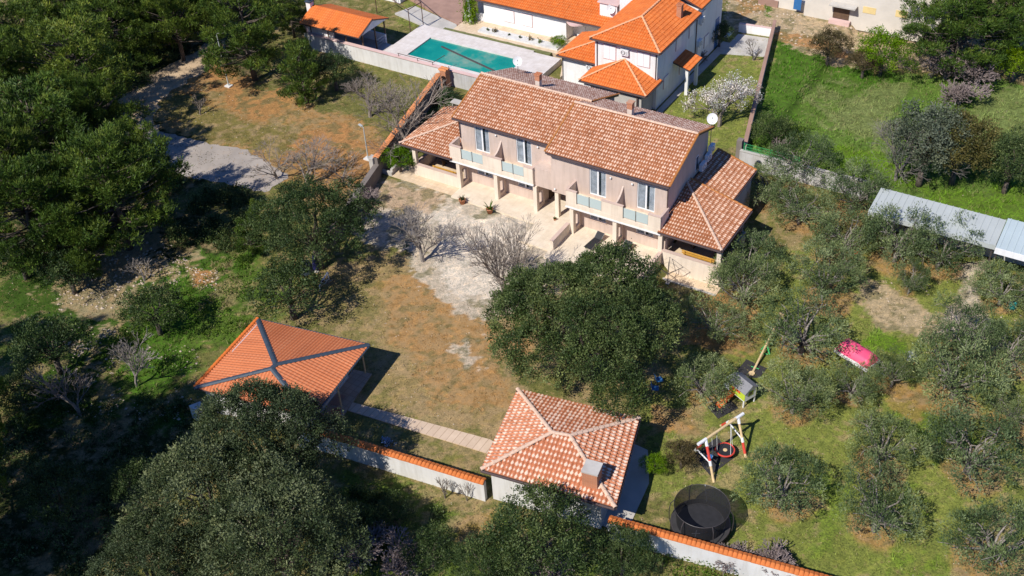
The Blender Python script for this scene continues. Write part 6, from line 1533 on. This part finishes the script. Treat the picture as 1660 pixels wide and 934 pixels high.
# ------------------------------------------------------------------ loose cover nobody could count
def scatter_ground(X, Y, base, grass):
    rng = np.random.default_rng(7)
    # grass tufts
    n = 330000; xi = rng.integers(5, X.shape[0]-6, n); yi = rng.integers(5, X.shape[1]-6, n)
    x = X[xi, yi]+rng.uniform(-.14, .14, n); y = Y[xi, yi]+rng.uniform(-.14, .14, n); gr_ = grass[xi, yi]
    d = np.stack([x, y, np.zeros(n)], 1)-CC; dep = d@FW; u = 830+CF*(d@RT)/dep; v = 467-CF*(d@UP)/dep
    blocked = np.zeros(n, bool)
    for (a, b, c, e) in ((-16,4.4,-5.3,10.5),(-37.3,-13,15.2,30),(-22.7,-15.9,-1.2,7),(4,9.6,-2.5,10),(-13.5,-5.4,17,36),(-9.9,-7.0,-30.8,-23),(-7.9,3.4,-26.8,-24.2),(10.6,14,-27,-19.9)): blocked |= (x > a) & (x < b) & (y > c) & (y < e)
    clump = vnoise(x, y, .8, 21, 3)
    keep = (u > -60) & (u < 1720) & (v > -60) & (v < 1000) & (rng.random(n) < gr_**1.2*sms((clump-.38)/.2)) & ~blocked
    x, y, xi, yi = x[keep], y[keep], xi[keep], yi[keep]; n = len(x); z = gz(x, y)
    C = np.stack([x, y, z], 1)
    h = np.where(grass[xi, yi] > .85, .34, .11)*rng.uniform(.6, 1.3, n)
    k = 3; Cr = np.repeat(C, k, 0)+rng.normal(0, .05, (n*k, 3))*[1, 1, 0]; hh = np.repeat(h, k)
    a = rng.uniform(0, 2*pi, n*k); s = np.stack([np.cos(a), np.sin(a), np.zeros(n*k)], 1)*.028; lean = rng.normal(0, .5, (n*k, 3))*[1, 1, 0]
    tip = Cr+(np.array([0, 0, 1.0])+lean)*hh[:, None]
    V = np.stack([Cr-s, Cr+s, tip], 1).reshape(-1, 3); F = np.arange(3*n*k).reshape(-1, 3)
    me = npmesh('grass_tufts', V, F)
    cb = base[xi, yi]*rng.uniform(.7, 1.6, (n, 1)); dr_ = (rng.random(n) < .16)[:, None]; cb = np.where(dr_, cb*.4+np.array([.22, .19, .09])*.8, cb); col = np.repeat(cb, k, 0); col = np.concatenate([col, np.ones((len(col), 1))], 1)
    at_ = me.color_attributes.new('c', 'FLOAT_COLOR', 'POINT'); at_.data.foreach_set('color', np.repeat(col, 3, 0).astype(np.float32).ravel())
    m, nt, bs = newmat('grass blades'); q = N(nt, 'ShaderNodeAttribute', attribute_name='c'); nt.links.new(q.outputs['Color'], bs.inputs['Base Color']); bs.inputs['Roughness'].default_value = .8; bs.inputs['Specular IOR Level'].default_value = .1
    o = meshobj('grass_tufts', me, m); tag(o, 'short grass and weeds over the yards and orchard', 'grass', kind='stuff')
    # fallen leaves, twigs and grit: flat flakes lying on the ground
    n = 110000; xi = rng.integers(5, X.shape[0]-6, n*3); yi = rng.integers(5, X.shape[1]-6, n*3)
    x = X[xi, yi]+rng.uniform(-.1, .1, n*3); y = Y[xi, yi]+rng.uniform(-.1, .1, n*3)
    d = np.stack([x, y, np.zeros(n*3)], 1)-CC; dep = d@FW; u = 830+CF*(d@RT)/dep; v = 467-CF*(d@UP)/dep
    ok = (u > -40) & (u < 1700) & (v > -40) & (v < 980) & (vnoise(x, y, 1.3, 41, 4) > .46+.12*rng.random(n*3)) & (rng.random(n*3) < np.where(grass[xi, yi] < .8, 1, .35))
    for (a, b, c, e) in ((-16,4.4,-5.3,10.5),(-37.3,-13,15.2,30),(-22.7,-15.9,-1.2,7),(4,9.6,-2.5,10),(-13.5,-5.4,17,36),(-9.9,-7.0,-30.8,-23),(-7.9,3.4,-26.8,-24.2),(10.6,14,-27,-19.9)): ok &= ~((x > a) & (x < b) & (y > c) & (y < e))
    x, y = x[ok][:n], y[ok][:n]; n = len(x); z = gz(x, y)+.03; a = rng.uniform(0, 2*pi, n); r_ = rng.uniform(.018, .055, n)
    c1 = np.stack([np.cos(a)*r_, np.sin(a)*r_, rng.normal(0, .012, n)], 1); c2 = np.stack([-np.sin(a)*r_*.5, np.cos(a)*r_*.5, rng.normal(0, .012, n)], 1); P0 = np.stack([x, y, z], 1)
    V = np.stack([P0-c1, P0+c2, P0+c1, P0-c2], 1).reshape(-1, 3); me = npmesh('leaf_litter', V, np.arange(4*n).reshape(-1, 4))
    pal = np.array([(.09, .06, .03), (.05, .04, .022), (.2, .13, .06), (.34, .24, .14), (.06, .07, .025), (.5, .42, .32)]); cc = pal[rng.choice(6, n, p=[.25, .3, .15, .1, .12, .08])]
    cc = np.concatenate([cc, np.ones((n, 1))], 1); at_ = me.color_attributes.new('c', 'FLOAT_COLOR', 'POINT'); at_.data.foreach_set('color', np.repeat(cc, 4, 0).astype(np.float32).ravel())
    o = meshobj('leaf_litter', me, m); tag(o, 'fallen leaves, twigs and grit strewn over the bare ground', 'leaf litter', kind='stuff')
    # rubble stones
    P = []
    def area(poly, n_, s0, s1):
        Pw = wpoly(poly); lo, hi = Pw.min(0), Pw.max(0); q = rng.uniform(lo, hi, (n_*3, 2)); inside = sdf(q[:, 0], q[:, 1], Pw) > 0; q = q[inside][:n_]
        q = q[vnoise(q[:, 0], q[:, 1], 2.0, 31, 3) > .47]
        for a_ in q: P.append((a_[0], a_[1], rng.uniform(s0, s1)*rng.uniform(.4, 1)))
    area([(140,395),(270,390),(320,440),(250,480),(200,560),(150,600),(100,560),(90,470)], 900, .05, .2)
    area([(120,560),(340,560),(300,680),(100,680)], 350, .05, .16)
    area([(310,430),(355,440),(350,470),(312,468)], 90, .06, .18)
    area([(1150,-20),(1660,-20),(1660,60),(1360,95),(1255,62),(1170,50)], 1500, .06, .22)
    area([(610,290),(960,400),(850,500),(700,440),(560,340)], 500, .03, .08)
    area([(250,130),(470,150),(620,220),(560,320),(330,230)], 160, .04, .13)
    area([(1400,440),(1660,470),(1660,640),(1500,560)], 300, .04, .12)
    area([(560,440),(830,500),(830,700),(600,700)], 250, .03, .08)
    vs, fs = [], []
    oc = np.array([(1,0,0),(-1,0,0),(0,1,0),(0,-1,0),(0,0,1),(0,0,-.5)], float); of = [(0,2,4),(2,1,4),(1,3,4),(3,0,4),(2,0,5),(1,2,5),(3,1,5),(0,3,5)]
    for i, (a_, b_, r_) in enumerate(P):
        v_ = oc*r_*rng.uniform(.6, 1.2, (6, 1))*[1, 1, .7]; t_ = rng.uniform(0, 6.28); c_, s_ = cos(t_), sin(t_)
        v_ = np.stack([v_[:, 0]*c_-v_[:, 1]*s_, v_[:, 0]*s_+v_[:, 1]*c_, v_[:, 2]], 1)+[a_, b_, float(gz(a_, b_))+r_*.15]
        vs.append(v_); fs += [tuple(q+6*i for q in f) for f in of]
    me = npmesh('rubble_stones', np.concatenate(vs), np.array(fs)); o = meshobj('rubble_stones', me, plain('limestone rubble', (.52, .42, .32), .95, .3, .8)); tag(o, 'loose pale limestone rubble on bare ground', 'stones', kind='stuff')
GX = make_ground(); scatter_ground(*GX)
# dense low scrub under the left wood
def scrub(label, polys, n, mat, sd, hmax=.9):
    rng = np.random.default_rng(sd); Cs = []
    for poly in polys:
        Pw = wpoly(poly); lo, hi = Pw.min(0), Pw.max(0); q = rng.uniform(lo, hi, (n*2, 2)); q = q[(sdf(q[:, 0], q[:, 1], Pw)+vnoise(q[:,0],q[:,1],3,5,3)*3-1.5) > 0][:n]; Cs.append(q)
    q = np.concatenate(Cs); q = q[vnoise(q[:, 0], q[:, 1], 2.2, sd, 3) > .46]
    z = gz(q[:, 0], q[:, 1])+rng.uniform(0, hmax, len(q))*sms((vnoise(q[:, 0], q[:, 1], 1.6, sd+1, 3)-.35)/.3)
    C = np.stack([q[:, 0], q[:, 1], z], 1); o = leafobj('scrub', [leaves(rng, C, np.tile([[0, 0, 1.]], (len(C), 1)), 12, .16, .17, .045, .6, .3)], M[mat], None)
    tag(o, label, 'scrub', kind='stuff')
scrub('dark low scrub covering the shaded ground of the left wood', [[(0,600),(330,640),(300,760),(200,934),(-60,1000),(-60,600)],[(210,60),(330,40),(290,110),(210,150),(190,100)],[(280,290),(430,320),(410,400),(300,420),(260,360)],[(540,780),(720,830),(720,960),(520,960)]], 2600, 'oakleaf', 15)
scrub('bright weeds along the slope and the meadow edge', [[(260,440),(420,420),(440,500),(300,580),(200,620),(100,700),(40,660)],[(1220,230),(1300,200),(1330,270),(1260,280)],[(960,870),(1100,890),(1300,930),(1300,990),(960,990)]], 800, 'weedleaf', 16, .3)
